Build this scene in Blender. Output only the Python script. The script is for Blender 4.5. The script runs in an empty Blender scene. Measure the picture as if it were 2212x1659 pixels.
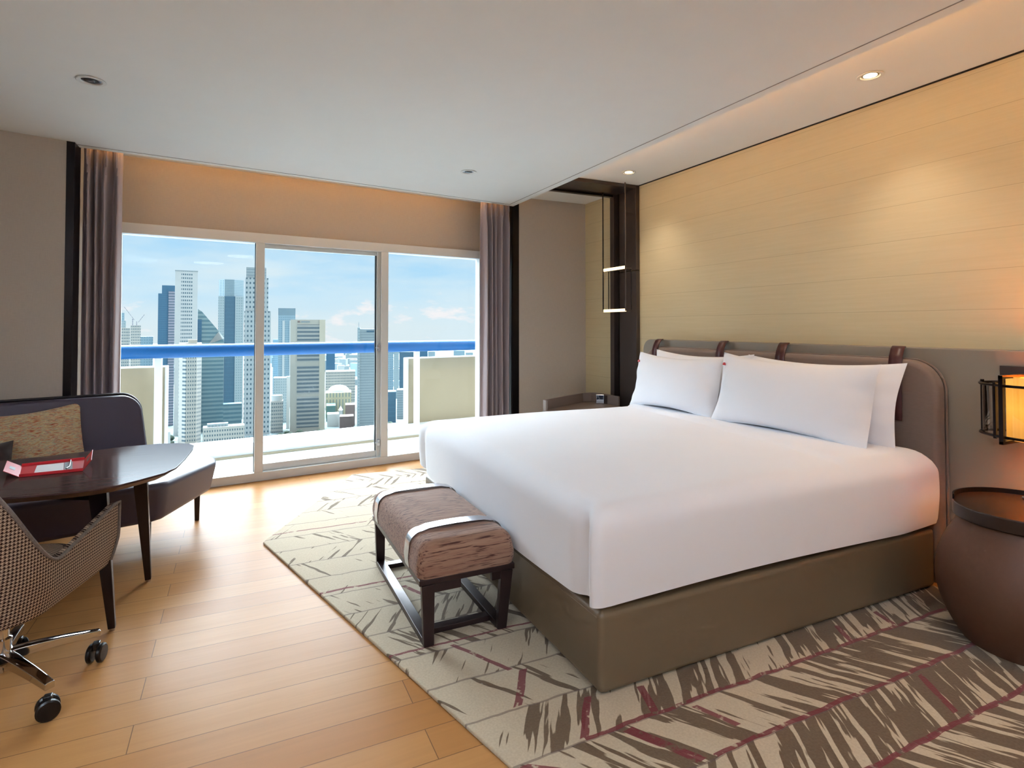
import bpy, bmesh, math, random
from mathutils import Vector, Matrix
random.seed(7)
S = bpy.context.scene
COL = S.collection
R = math.radians
PI = math.pi

# ------------------------------------------------------------------ camera
F, CX, HOR, PITCH, YAW, H = 1243.0, 1106.0, 705.0, R(1.2), R(25.43), 1.25
CY = HOR - F * math.tan(PITCH)
cam_d = bpy.data.cameras.new('camera')
cam = bpy.data.objects.new('camera', cam_d); COL.objects.link(cam)
cam.location = (0, 0, H)
cam.rotation_euler = (R(90) + PITCH, 0, -YAW)
cam_d.sensor_fit = 'HORIZONTAL'; cam_d.sensor_width = 36
cam_d.lens = 36 * F / 2212
cam_d.shift_y = -(829.5 - CY) / 2212
cam_d.clip_start = 0.05; cam_d.clip_end = 20000
S.camera = cam

def ray(x, y):
    a = (x - CX) / F; b = -(y - CY) / F
    v = Vector((math.sin(YAW) * math.cos(PITCH), math.cos(YAW) * math.cos(PITCH), math.sin(PITCH)))
    r = Vector((math.cos(YAW), -math.sin(YAW), 0))
    u = Vector((-math.sin(YAW) * math.sin(PITCH), -math.cos(YAW) * math.sin(PITCH), math.cos(PITCH)))
    return v + a * r + b * u
def at_depth(x, y, D):
    return Vector((0, 0, H)) + ray(x, y) * D

# ------------------------------------------------------------------ materials
def lin(c):
    if isinstance(c, str):
        c = [int(c[i:i + 2], 16) / 255 for i in (0, 2, 4)]
    return tuple((x / 12.92 if x <= .04045 else ((x + .055) / 1.055) ** 2.4) for x in c)
def rgba(c): return (*lin(c), 1)

class NT:
    def __init__(s, name):
        s.m = bpy.data.materials.new(name); s.m.use_nodes = True
        s.t = s.m.node_tree; s.n = s.t.nodes; s.l = s.t.links
        s.b = s.n['Principled BSDF']
        s.tc = s.n.new('ShaderNodeTexCoord')
        s.co = s.tc.outputs['Object']
    def link(s, a, b): s.l.new(a, b)
    def set(s, sock, v):
        if isinstance(v, bpy.types.NodeSocket): s.l.new(v, sock)
        else: sock.default_value = v
    def math(s, op, a, b=0.0, c=None, clamp=False):
        n = s.n.new('ShaderNodeMath'); n.operation = op; n.use_clamp = clamp
        s.set(n.inputs[0], a); s.set(n.inputs[1], b)
        if c is not None: s.set(n.inputs[2], c)
        return n.outputs[0]
    def sep(s, v=None):
        n = s.n.new('ShaderNodeSeparateXYZ'); s.l.new(v or s.co, n.inputs[0]); return n.outputs
    def comb(s, x, y, z):
        n = s.n.new('ShaderNodeCombineXYZ')
        s.set(n.inputs[0], x); s.set(n.inputs[1], y); s.set(n.inputs[2], z); return n.outputs[0]
    def mapping(s, scale=(1, 1, 1), loc=(0, 0, 0), rot=(0, 0, 0), v=None):
        n = s.n.new('ShaderNodeMapping'); s.l.new(v or s.co, n.inputs[0])
        n.inputs['Scale'].default_value = scale; n.inputs['Location'].default_value = loc
        n.inputs['Rotation'].default_value = rot; return n.outputs[0]
    def noise(s, v, scale=5, detail=3, rough=.5, dist=0):
        n = s.n.new('ShaderNodeTexNoise'); s.l.new(v, n.inputs['Vector'])
        n.inputs['Scale'].default_value = scale; n.inputs['Detail'].default_value = detail
        n.inputs['Roughness'].default_value = rough; n.inputs['Distortion'].default_value = dist
        return n.outputs['Fac']
    def ramp(s, f, stops, interp='LINEAR'):
        n = s.n.new('ShaderNodeValToRGB'); s.l.new(f, n.inputs[0]); e = n.color_ramp.elements
        n.color_ramp.interpolation = interp
        while len(e) < len(stops): e.new(.5)
        for k, (p, c) in enumerate(stops):
            e[k].position = p; e[k].color = rgba(c) if isinstance(c, (str, tuple)) and not isinstance(c, float) else (c, c, c, 1)
        return n.outputs[0]
    def mix(s, f, a, b):
        n = s.n.new('ShaderNodeMix'); n.data_type = 'RGBA'
        s.set(n.inputs[0], f)
        s.set(n.inputs[6], rgba(a) if isinstance(a, str) else a)
        s.set(n.inputs[7], rgba(b) if isinstance(b, str) else b)
        return n.outputs[2]
    def bump(s, h, strength=.3, dist=.002):
        n = s.n.new('ShaderNodeBump'); s.l.new(h, n.inputs['Height'])
        n.inputs['Strength'].default_value = strength; n.inputs['Distance'].default_value = dist
        s.l.new(n.outputs[0], s.b.inputs['Normal']); return n
    def base(s, c): s.set(s.b.inputs['Base Color'], rgba(c) if isinstance(c, str) else c)
    def pr(s, **k):
        for a, v in k.items():
            s.b.inputs[{'rough': 'Roughness', 'metal': 'Metallic', 'spec': 'Specular IOR Level', 'coat': 'Coat Weight',
                        'coatr': 'Coat Roughness', 'sheen': 'Sheen Weight', 'trans': 'Transmission Weight', 'alpha': 'Alpha'}[a]].default_value = v
        return s

def pm(name, col, rough=.5, metal=0, spec=.5, var=.06, vscale=6, stretch=(1, 1, 1), bump=None, sheen=0, coat=0):
    t = NT(name)
    v = t.mapping(scale=stretch)
    f = t.noise(v, vscale, 3)
    c = Vector(lin(col)); a = c * (1 - var); b = c * (1 + var)
    n = t.n.new('ShaderNodeMix'); n.data_type = 'RGBA'; t.l.new(f, n.inputs[0])
    n.inputs[6].default_value = (*a, 1); n.inputs[7].default_value = (*b, 1)
    t.base(n.outputs[2]); t.pr(rough=rough, metal=metal, spec=spec, sheen=sheen, coat=coat)
    if bump:
        t.bump(t.noise(t.mapping(scale=stretch), bump[0], 3), bump[1], bump[2] if len(bump) > 2 else .002)
    return t.m
def emit(name, col, strength):
    t = NT(name); t.base(col)
    f = t.noise(t.co, 20, 2)
    t.b.inputs['Emission Color'].default_value = rgba(col)
    t.set(t.b.inputs['Emission Strength'], t.math('MULTIPLY_ADD', f, .1 * strength, .95 * strength))
    return t.m

MAT = {}
MAT['ceil'] = pm('ceiling_paint', 'e3e7e8', .85, var=.02, bump=(60, .05))
MAT['white_trim'] = pm('painted_trim', 'd9dcdc', .45, var=.02)
MAT['white_sheet'] = pm('cotton_sheet', 'edeff5', .85, var=.02, vscale=3, sheen=.15, bump=(5, .12, .02))
MAT['black_metal'] = pm('black_metal', '1d1718', .28, metal=.6, var=.1)
MAT['dark_frame'] = pm('dark_bronze', '5a5150', .34, metal=.7, var=.08, vscale=3)
MAT['bench_frame'] = pm('bench_frame_metal', '3a2c2c', .3, metal=.45, var=.1)
MAT['steel'] = pm('brushed_steel', 'b9bcc4', .22, metal=1, var=.05, stretch=(1, 40, 1), vscale=8)
MAT['chrome'] = pm('polished_chrome', 'c9c9cc', .07, metal=1, var=.02)
MAT['black_plastic'] = pm('black_plastic', '0e0d10', .3, var=.1)
MAT['groove'] = pm('shadow_gap', '0b0909', .7)
MAT['trimgap'] = pm('ceiling_gap', '8e8a88', .8)
MAT['leather'] = pm('taupe_leather', '6d5c46', .42, var=.06, vscale=2, bump=(160, .12, .001))
MAT['panel_leather'] = pm('grey_brown_panel', '8a8276', .5, var=.05, vscale=1.5, bump=(120, .1, .001))
MAT['headboard'] = pm('headboard_fabric', '7c6a5f', .75, var=.1, vscale=120, stretch=(.3, .3, 1), bump=(300, .15, .001), sheen=.2)
MAT['strap'] = pm('burgundy_leather', '4a2326', .4, var=.12, vscale=20)
MAT['sofa'] = pm('aubergine_leather', '443c4e', .4, var=.08, vscale=3, bump=(180, .1, .001))
MAT['sofa_dark'] = pm('sofa_piping', '18141c', .4)
MAT['curtain'] = pm('mauve_curtain', 'a39599', .75, var=.03, vscale=4, sheen=.2)
MAT['red'] = pm('red_card', 'c8242e', .4, var=.04)
MAT['white_card'] = pm('white_card', 'e6e2e4', .5, var=.02)
MAT['grey_card'] = pm('grey_picture', '8f949a', .5, var=.4, vscale=90)
MAT['concrete'] = pm('balcony_concrete', '8c826c', .8, var=.1, vscale=1.5)
MAT['white_paint'] = pm('balcony_white', 'c4c9ca', .6, var=.03)
MAT['blue_rail'] = pm('blue_rail_paint', '004d88', .45, var=.05, spec=.3)
MAT['amber'] = None

def m_floor():
    t = NT('wood_floor')
    v = t.mapping(loc=(.285, .022, 0))
    br = t.n.new('ShaderNodeTexBrick'); t.l.new(v, br.inputs['Vector'])
    br.offset = .37; br.offset_frequency = 2; br.squash = 1
    br.inputs['Scale'].default_value = 1
    br.inputs['Color1'].default_value = (.0, .0, .0, 1); br.inputs['Color2'].default_value = (1, 1, 1, 1)
    br.inputs['Mortar'].default_value = (.5, .5, .5, 1)
    br.inputs['Mortar Size'].default_value = .0013; br.inputs['Mortar Smooth'].default_value = 0
    br.inputs['Brick Width'].default_value = 1.3; br.inputs['Row Height'].default_value = .1365
    sc = t.n.new('ShaderNodeSeparateColor'); t.l.new(br.outputs['Color'], sc.inputs[0])
    g = t.noise(t.comb(t.math('MULTIPLY', t.sep()[0], 1.6), t.math('MULTIPLY', t.sep()[1], 28), t.math('MULTIPLY', sc.outputs[0], 9)), 1.5, 5, .6, .6)
    plank = t.mix(sc.outputs[0], 'c08e58', 'ae7843')
    grain = t.mix(t.math('MULTIPLY', g, .55), plank, '976a42')
    col = t.mix(br.outputs['Fac'], grain, '75543a')
    t.base(col); t.pr(spec=.07)
    t.set(t.b.inputs['Roughness'], t.math('MULTIPLY_ADD', g, .12, .30))
    t.bump(t.math('SUBTRACT', 1, br.outputs['Fac']), .3, .001)
    return t.m
MAT['floor'] = m_floor()

def m_goldwall():
    t = NT('straw_wallcovering')
    x, y, z = t.sep()
    row = t.math('FLOOR', t.math('DIVIDE', z, .19))
    g = t.noise(t.comb(0, t.math('MULTIPLY', y, 2.2), t.math('ADD', t.math('MULTIPLY', z, 60), t.math('MULTIPLY', row, 3.7))), 1.0, 4, .6)
    g2 = t.noise(t.comb(row, t.math('MULTIPLY', y, .6), row), 1.0, 1)
    c = t.mix(g, 'cbbe98', 'dccfae')
    c = t.mix(t.math('MULTIPLY', g2, .35), c, 'bdae86')
    seam = t.math('LESS_THAN', t.math('FRACT', t.math('DIVIDE', z, .19)), .012)
    c = t.mix(t.math('MULTIPLY', seam, .4), c, '7d6c4c')
    t.base(c); t.pr(rough=.55, spec=.35)
    t.bump(g, .15, .001)
    return t.m
MAT['goldwall'] = m_goldwall()
def m_weave(name, c1, c2):
    t = NT(name)
    x, y, z = t.sep()
    g = t.noise(t.comb(t.math('MULTIPLY', t.math('ADD', x, y), 25), 0, t.math('MULTIPLY', z, 240)), 1, 2)
    g2 = t.noise(t.comb(t.math('MULTIPLY', t.math('ADD', x, y), 240), 0, t.math('MULTIPLY', z, 20)), 1, 2)
    t.base(t.mix(t.math('MULTIPLY', t.math('ADD', g, g2), .5), c1, c2)); t.pr(rough=.8, spec=.2)
    t.bump(g, .2, .001); return t.m
MAT['taupewall'] = m_weave('taupe_wallcovering', 'aca399', 'c1b8ad')

def m_rug():
    t = NT('patterned_rug')
    x, y, z = t.sep()
    P = .2155; Y0 = 1.048
    wob = t.math('MULTIPLY_ADD', t.noise(t.co, 9, 2), .024, -.012)
    yy = t.math('ADD', y, wob)
    k = t.math('FLOOR', t.math('DIVIDE', t.math('SUBTRACT', yy, Y0), P))
    odd = t.math('MULTIPLY_ADD', t.math('MODULO', t.math('ADD', k, 20), 2), 1.0, -.5)      # -.5 / +.5
    # steeper herringbone: x shifts by +-.55 per unit y
    sx = t.math('ADD', x, t.math('MULTIPLY', yy, t.math('MULTIPLY', odd, 1.25)))
    vec = t.comb(t.math('MULTIPLY', sx, 26), t.math('MULTIPLY', yy, 3.0), t.math('MULTIPLY', k, 5.3))
    st = t.noise(vec, 1.0, 2, .6, .12)
    big = t.noise(t.comb(t.math('MULTIPLY', sx, 4), t.math('MULTIPLY', yy, 2), t.math('MULTIPLY', k, 3.1)), 1.0, 2)
    # dense area: towards the headboard wall, sparse by the wooden floor
    den = t.math('SUBTRACT', t.math('MULTIPLY', x, .55), t.math('MULTIPLY', y, .02))
    d = t.n.new('ShaderNodeMapRange'); t.l.new(den, d.inputs[0])
    d.inputs[1].default_value = .3; d.inputs[2].default_value = .9; d.inputs[3].default_value = .615; d.inputs[4].default_value = .46
    thr = t.math('SUBTRACT', d.outputs[0], t.math('MULTIPLY_ADD', big, .22, -.11))
    mask = t.math('MULTIPLY', t.math('SUBTRACT', st, thr), 60, clamp=True)
    pile = t.noise(t.co, 130, 2)
    ground = t.mix(pile, 'ab9b83', 'cabba0')
    brown = t.mix(pile, '594631', '705c44')
    c = t.mix(mask, ground, brown)
    # thin dark lines between the bands, some of them claret
    fr = t.math('FRACT', t.math('DIVIDE', t.math('SUBTRACT', yy, Y0), P))
    dist = t.math('MULTIPLY', t.math('MINIMUM', fr, t.math('SUBTRACT', 1, fr)), P)
    thin = t.math('LESS_THAN', dist, .0045)
    c = t.mix(t.math('MULTIPLY', thin, .6), c, '5b4a44')
    red = None
    def band(yc, x0, x1, w):
        m = t.math('LESS_THAN', t.math('ABSOLUTE', t.math('SUBTRACT', yy, yc)), w)
        m = t.math('MULTIPLY', m, t.math('GREATER_THAN', x, x0))
        return t.math('MULTIPLY', m, t.math('LESS_THAN', x, x1))
    def diag(x0, y0, x1, y1, w):
        sl = (x1 - x0) / (y1 - y0)
        xx = t.math('SUBTRACT', x, t.math('MULTIPLY_ADD', yy, sl, x0 - sl * y0))
        m = t.math('LESS_THAN', t.math('ABSOLUTE', xx), w)
        m = t.math('MULTIPLY', m, t.math('GREATER_THAN', yy, min(y0, y1)))
        return t.math('MULTIPLY', m, t.math('LESS_THAN', yy, max(y0, y1)))
    parts = [band(1.048, 1.45, 3, .009), band(1.272, 1.25, 3, .008), band(1.487, .95, 3, .008), band(2.812, .3, .85, .008),
             band(3.715, .1, .85, .006), band(2.165, .5, 1.2, .006),
             diag(.76, 2.143, .896, 1.897, .010), diag(.939, 1.876, .832, 1.705, .016), diag(1.066, 1.654, .95, 1.493, .015),
             diag(1.258, 1.62, 1.214, 1.483, .014), diag(1.09, 1.466, 1.205, 1.275, .020), diag(1.352, 1.461, 1.412, 1.332, .012),
             diag(2.502, 1.6, 2.464, 1.491, .013), diag(2.242, 1.6, 2.184, 1.487, .013), diag(2.194, 1.247, 2.087, 1.08, .014),
             diag(.73, 1.474, .84, 1.40, .02), diag(.72, 2.72, .80, 2.56, .012)]
    red = parts[0]
    for p in parts[1:]: red = t.math('MAXIMUM', red, p)
    rr = t.math('MULTIPLY', red, t.math('MULTIPLY', t.math('SUBTRACT', t.noise(t.co, 35, 3), .33), 9, clamp=True))
    c = t.mix(t.math('MULTIPLY', rr, .9), c, '6e2029')
    t.base(c); t.pr(rough=.95, spec=.1, sheen=.25)
    t.bump(t.math('ADD', t.math('MULTIPLY', pile, .5), t.math('SUBTRACT', 1, t.math('MULTIPLY', thin, 2))), .5, .004)
    return t.m
MAT['rug'] = m_rug()

def m_bench():
    t = NT('striped_chenille')
    x, y, z = t.sep()
    g = t.noise(t.comb(t.math('MULTIPLY', x, 9), t.math('MULTIPLY', y, 150), t.math('MULTIPLY', z, 150)), 1, 3, .6, .4)
    g2 = t.noise(t.comb(t.math('MULTIPLY', x, 5), t.math('MULTIPLY', y, 60), t.math('MULTIPLY', z, 60)), 1, 2)
    c = t.mix(g2, '7d5444', 'a5856f')
    c = t.mix(t.math('MULTIPLY', t.math('SUBTRACT', g, .52), 9, clamp=True), c, '4d2d26')
    t.base(c); t.pr(rough=.85, spec=.2, sheen=.2); t.bump(g, .4, .002); return t.m
MAT['bench'] = m_bench()
def m_hound(name, c1, c2, sc=.0095):
    t = NT(name)
    x, y, z = t.sep()
    u = t.math('DIVIDE', t.math('ADD', t.math('MULTIPLY', x, .8), t.math('MULTIPLY', y, .8)), sc)
    v = t.math('DIVIDE', z, sc)
    a = t.math('GREATER_THAN', t.math('FRACT', u), .5)
    b = t.math('GREATER_THAN', t.math('FRACT', v), .5)
    d = t.math('GREATER_THAN', t.math('FRACT', t.math('MULTIPLY', t.math('ADD', u, v), 2)), .5)
    m = t.math('MAXIMUM', t.math('MULTIPLY', a, b), t.math('MULTIPLY', t.math('ABSOLUTE', t.math('SUBTRACT', a, b)), d))
    t.base(t.mix(m, c1, c2)); t.pr(rough=.85, spec=.2); t.bump(m, .3, .001); return t.m
MAT['piping'] = pm('grey_piping', '6e655f', .8, var=.5, vscale=160)
MAT['hound'] = m_hound('houndstooth_fabric', 'b09a86', '2a1914', .011)
def m_table():
    t = NT('dark_stained_wood')
    x, y, z = t.sep()
    g = t.noise(t.comb(t.math('MULTIPLY', x, 2.5), t.math('MULTIPLY', y, 40), 0), 1, 4, .6, .5)
    t.base(t.mix(g, '3a2a28', '5a4643')); t.pr(rough=.12, spec=.03); t.bump(g, .08, .001); return t.m
MAT['table'] = m_table()
MAT['table_leg'] = pm('dark_lacquer', '22171a', .25, var=.15, vscale=10)
MAT['table_under'] = pm('table_bevel_wood', '6b564c', .4, var=.15, vscale=8, stretch=(1, 12, 1))
def m_cushion():
    t = NT('multicolour_stripe')
    x, y, z = t.sep()
    wav = t.math('MULTIPLY', t.noise(t.comb(t.math('MULTIPLY', x, 9), 0, t.math('MULTIPLY', z, 12)), 1, 2), 2.2)
    v = t.comb(t.math('MULTIPLY', x, 13), 0, t.math('ADD', t.math('MULTIPLY', z, 120), wav))
    g = t.noise(v, 1.1, 4, .65)
    h = t.noise(t.comb(t.math('MULTIPLY', x, 6), 3.3, t.math('MULTIPLY', z, 30)), 1.2, 2)
    c = t.ramp(g, [(.30, '4a2018'), (.38, 'a8341e'), (.43, 'b89a70'), (.48, 'd4c096'), (.53, '8c9c8c'), (.57, 'c4512e'), (.62, 'dccaa4'), (.7, '7a5236')])
    c2 = t.ramp(h, [(.35, '9c8a6a'), (.5, 'c5b48e'), (.65, 'a9563c')])
    t.base(t.mix(.12, c, c2)); t.pr(rough=.9, spec=.15, sheen=.2); t.bump(g, .6, .004); return t.m
MAT['cushion'] = m_cushion()
MAT['darkcushion'] = pm('dark_brown_velvet', '2c1d1a', .8, var=.15, sheen=.3)
MAT['barrel'] = pm('brown_leather_wrap', '5c3d2c', .55, var=.1, vscale=60, bump=(200, .2, .001))
MAT['dark_wood'] = pm('dark_brown_top', '2a1a12', .35, var=.12, vscale=6, stretch=(1, 8, 1))
MAT['stand'] = pm('taupe_lacquer', '76675f', .45, var=.05)
MAT['display'] = pm('dark_display', '0e1830', .15, var=.3, vscale=40)
MAT['light_bar'] = emit('warm_light_bar', 'ffd9a0', 1.6)
MAT['led'] = emit('cove_led_strip', 'ffb458', 13)
MAT['led_window'] = emit('window_cove_led', 'ffb862', 13)
MAT['lamp_glow'] = emit('downlight_glow', 'ffe0b0', 14)
def m_amber():
    t = NT('amber_pleated_shade')
    x, y, z = t.sep()
    ang = t.math('ARCTAN2', y, x)
    g = t.noise(t.comb(t.math('MULTIPLY', ang, 7), 0, t.math('MULTIPLY', z, 1.2)), 1, 3)
    c = t.mix(g, 'e0a860', 'c88838')
    t.base(c); t.pr(rough=.6)
    zz = t.math('SUBTRACT', 1.15, t.math('MULTIPLY', t.math('ABSOLUTE', z), 4.5))
    t.l.new(t.mix(g, 'ffc25e', 'f09a2c'), t.b.inputs['Emission Color'])
    t.set(t.b.inputs['Emission Strength'], t.math('MULTIPLY', zz, .62)); return t.m
MAT['amber'] = m_amber()
def m_glass(name, tint, refl=.08):
    m = bpy.data.materials.new(name); m.use_nodes = True; n = m.node_tree.nodes; l = m.node_tree.links; n.clear()
    o = n.new('ShaderNodeOutputMaterial'); tr = n.new('ShaderNodeBsdfTransparent'); gl = n.new('ShaderNodeBsdfGlossy'); mx = n.new('ShaderNodeMixShader')
    fr = n.new('ShaderNodeFresnel'); fr.inputs[0].default_value = 1.3
    mu = n.new('ShaderNodeMath'); mu.operation = 'MULTIPLY'; mu.inputs[1].default_value = refl * 10
    tr.inputs[0].default_value = rgba(tint); gl.inputs['Roughness'].default_value = .01
    l.new(fr.outputs[0], mu.inputs[0]); l.new(mu.outputs[0], mx.inputs[0])
    l.new(tr.outputs[0], mx.inputs[1]); l.new(gl.outputs[0], mx.inputs[2]); l.new(mx.outputs[0], o.inputs[0]); return m
MAT['glass'] = m_glass('window_glass', 'fbfdfd', .06)
MAT['lamp_glass'] = m_glass('lamp_glass', 'e8e4d8', .3)

# ------------------------------------------------------------------ mesh helpers
def B(): return bmesh.new()
def box(bm, lo, hi, M=None):
    g = bmesh.ops.create_cube(bm, size=1)['verts']
    c = [(lo[i] + hi[i]) / 2 for i in range(3)]; s = [hi[i] - lo[i] for i in range(3)]
    for v in g:
        v.co = Vector((v.co.x * s[0] + c[0], v.co.y * s[1] + c[1], v.co.z * s[2] + c[2]))
        if M is not None: v.co = M @ v.co
    return bm
def prism(bm, pts, z0, z1, inset=None):
    """pts counter-clockwise in xy; inset: factor-shrunk bottom outline list"""
    n = len(pts); bot = inset or pts
    a = [bm.verts.new((p[0], p[1], z0)) for p in bot]; b = [bm.verts.new((p[0], p[1], z1)) for p in pts]
    bm.faces.new(list(reversed(a))); bm.faces.new(b)
    for i in range(n):
        bm.faces.new((a[i], a[(i + 1) % n], b[(i + 1) % n], b[i]))
    return bm
def bar(bm, p, q, w, h, w2=None, h2=None, up=(0, 0, 1)):
    """rectangular bar from p to q, section w (sideways) x h (up)"""
    p, q = Vector(p), Vector(q); d = (q - p).normalized(); u = Vector(up)
    if abs(d.dot(u)) > .95: u = Vector((0, 1, 0))
    s = d.cross(u).normalized(); u = s.cross(d).normalized()
    w2 = w if w2 is None else w2; h2 = h if h2 is None else h2
    vs = []
    for c, ww, hh in ((p, w, h), (q, w2, h2)):
        for a, b in ((-1, -1), (1, -1), (1, 1), (-1, 1)):
            vs.append(bm.verts.new(c + s * a * ww / 2 + u * b * hh / 2))
    for f in ((3, 2, 1, 0), (4, 5, 6, 7), (0, 1, 5, 4), (1, 2, 6, 5), (2, 3, 7, 6), (3, 0, 4, 7)):
        bm.faces.new([vs[i] for i in f])
    return bm
def tube(bm, pts, r, n=12, closed=False):
    pts = [Vector(p) for p in pts]; rings = []
    N = len(pts)
    for i, p in enumerate(pts):
        if closed: d = pts[(i + 1) % N] - pts[i - 1]
        else: d = pts[min(i + 1, N - 1)] - pts[max(i - 1, 0)]
        d.normalize(); u = Vector((0, 0, 1)) if abs(d.z) < .9 else Vector((1, 0, 0))
        s = d.cross(u).normalized(); u = s.cross(d)
        rr = r[i] if isinstance(r, (list, tuple)) else r
        rings.append([bm.verts.new(p + (s * math.cos(2 * PI * k / n) + u * math.sin(2 * PI * k / n)) * rr) for k in range(n)])
    m = N if closed else N - 1
    for i in range(m):
        a, b = rings[i], rings[(i + 1) % N]
        for k in range(n): bm.faces.new((a[k], a[(k + 1) % n], b[(k + 1) % n], b[k]))
    if not closed:
        bm.faces.new(list(reversed(rings[0]))); bm.faces.new(rings[-1])
    return bm
def lathe(bm, prof, c=(0, 0, 0), n=48, ax='Z'):
    rings = []
    def P(r, z, t):
        x, y = r * math.cos(t), r * math.sin(t)
        q = (x, y, z) if ax == 'Z' else ((z, x, y) if ax == 'X' else (x, z, y))
        return Vector(q) + Vector(c)
    for r, z in prof:
        if r < 1e-6: rings.append([bm.verts.new(P(0, z, 0))])
        else: rings.append([bm.verts.new(P(r, z, 2 * PI * k / n)) for k in range(n)])
    for a, b in zip(rings[:-1], rings[1:]):
        for k in range(n):
            k2 = (k + 1) % n
            if len(a) == 1 and len(b) == 1: continue
            if len(a) == 1: bm.faces.new((a[0], b[k2], b[k]))
            elif len(b) == 1: bm.faces.new((a[k], a[k2], b[0]))
            else: bm.faces.new((a[k], a[k2], b[k2], b[k]))
    return bm
def grid(bm, fn, nu, nv, closeu=False):
    vs = [[bm.verts.new(fn(i / (nu if closeu else nu - 1), j / (nv - 1))) for j in range(nv)] for i in range(nu)]
    for i in range(nu if closeu else nu - 1):
        for j in range(nv - 1):
            i2 = (i + 1) % nu
            bm.faces.new((vs[i][j], vs[i2][j], vs[i2][j + 1], vs[i][j + 1]))
    return vs
def rrect(y0, y1, z0, z1, r, n=8, rb=None):
    """rounded rectangle outline; rb = bottom radius"""
    rb = r if rb is None else rb; out = []
    for cy, cz, a0, rr in ((y1 - r, z1 - r, 0, r), (y0 + r, z1 - r, 90, r), (y0 + rb, z0 + rb, 180, rb), (y1 - rb, z0 + rb, 270, rb)):
        for k in range(n + 1):
            a = R(a0 + 90 * k / n); out.append((cy + rr * math.cos(a), cz + rr * math.sin(a)))
    return out
def obj(name, bm, mat, parent=None, smooth=False, bevel=0, seg=3, sub=0, solid=0, loc=None):
    bmesh.ops.recalc_face_normals(bm, faces=bm.faces)
    me = bpy.data.meshes.new(name); bm.to_mesh(me); bm.free()
    me.materials.append(MAT[mat] if isinstance(mat, str) else mat)
    o = bpy.data.objects.new(name, me); COL.objects.link(o)
    if smooth or bevel or sub:
        for p in me.polygons: p.use_smooth = True
        try: me.set_sharp_from_angle(angle=R(35 if bevel or not sub else 180))
        except Exception: pass
    if solid:
        m = o.modifiers.new('solid', 'SOLIDIFY'); m.thickness = solid; m.offset = -1
    if bevel:
        m = o.modifiers.new('bevel', 'BEVEL'); m.width = bevel; m.segments = seg; m.limit_method = 'ANGLE'; m.angle_limit = R(35)
        w = o.modifiers.new('wn', 'WEIGHTED_NORMAL')
    if sub:
        m = o.modifiers.new('sub', 'SUBSURF'); m.levels = sub; m.render_levels = sub
    if loc: o.location = loc
    if parent is not None:
        o.parent = parent
        o.matrix_parent_inverse = parent.matrix_basis.inverted() if loc is None else Matrix()
    return o
def thing(name, label, cat, loc=(0, 0, 0), rz=0, group=None):
    o = bpy.data.objects.new(name, None); COL.objects.link(o); o.empty_display_size = .1
    o.location = loc; o.rotation_euler = (0, 0, rz)
    o['label'] = label; o['category'] = cat
    if group: o['group'] = group
    return o
def tag(o, label, cat, group=None, kind=None):
    o['label'] = label; o['category'] = cat
    if group: o['group'] = group
    if kind: o['kind'] = kind
    return o
def struct(name, bm, mat, parent=None, **k):
    o = obj(name, bm, mat, parent, **k)
    if parent is None: o['kind'] = 'structure'
    return o
def local(o, bmf, *a, **k): pass
def dup(root):
    r = root.copy(); COL.objects.link(r)
    for ch in [c for c in bpy.data.objects if c.parent == root]:
        c = ch.copy(); COL.objects.link(c); c.parent = r
        for g in [q for q in bpy.data.objects if q.parent == ch]:
            d = g.copy(); COL.objects.link(d); d.parent = c
    return r
def rz(p, a):
    return (p[0] * math.cos(a) - p[1] * math.sin(a), p[0] * math.sin(a) + p[1] * math.cos(a))

# ------------------------------------------------------------------ ROOM
XW = 3.2; ZU = 2.50; ZM = 2.40
A7 = R(7.5)
WX, WY = 1.571, 5.309                         # a point on the window plane
def wy(x, off=0): return WY + (x - WX) * math.tan(A7) + off / math.cos(A7)
def box_w(bm, x0, x1, z0, z1, f0, f1):
    """box following the window direction; f0..f1 = distance behind (+) / before (-) the window face"""
    for_pts = [(x0, wy(x0, f0)), (x1, wy(x1, f0)), (x1, wy(x1, f1)), (x0, wy(x0, f1))]
    return prism(bm, for_pts, z0, z1)

bm = prism(B(), [(-2.7, -2.6), (3.35, -2.6), (3.35, wy(3.35, .03)), (-2.7, wy(-2.7, .03))], -.12, 0)
struct('floor', bm, 'floor')
struct('ceiling', prism(B(), [(-2.7, -2.6), (3.35, -2.6), (3.35, 5.8), (-2.7, 5.4)], ZU, ZU + .12), 'ceil')
# dropped main ceiling with its edge
CE = [(2.369, 4.963), (-.932, 4.512)]
gx = 2.369
drop = [(-2.65, -2.55), (gx - .012, -2.55), (gx, 4.955), (-.932, 4.512), (-1.0, 4.40), (-2.65, 3.98)]
struct('trim_1', prism(B(), drop, ZM, ZM + .035), 'ceil')['label'] = 'dropped main ceiling'
bm = B()
bar(bm, (gx - .075, -2.5, ZM - .0005), (gx - .07, 4.89, ZM - .0005), .005, .003)
bar(bm, (gx - .07, 4.89, ZM - .0005), (-.93, 4.443, ZM - .0005), .005, .003)
struct('trim_2', bm, 'trimgap')
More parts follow.
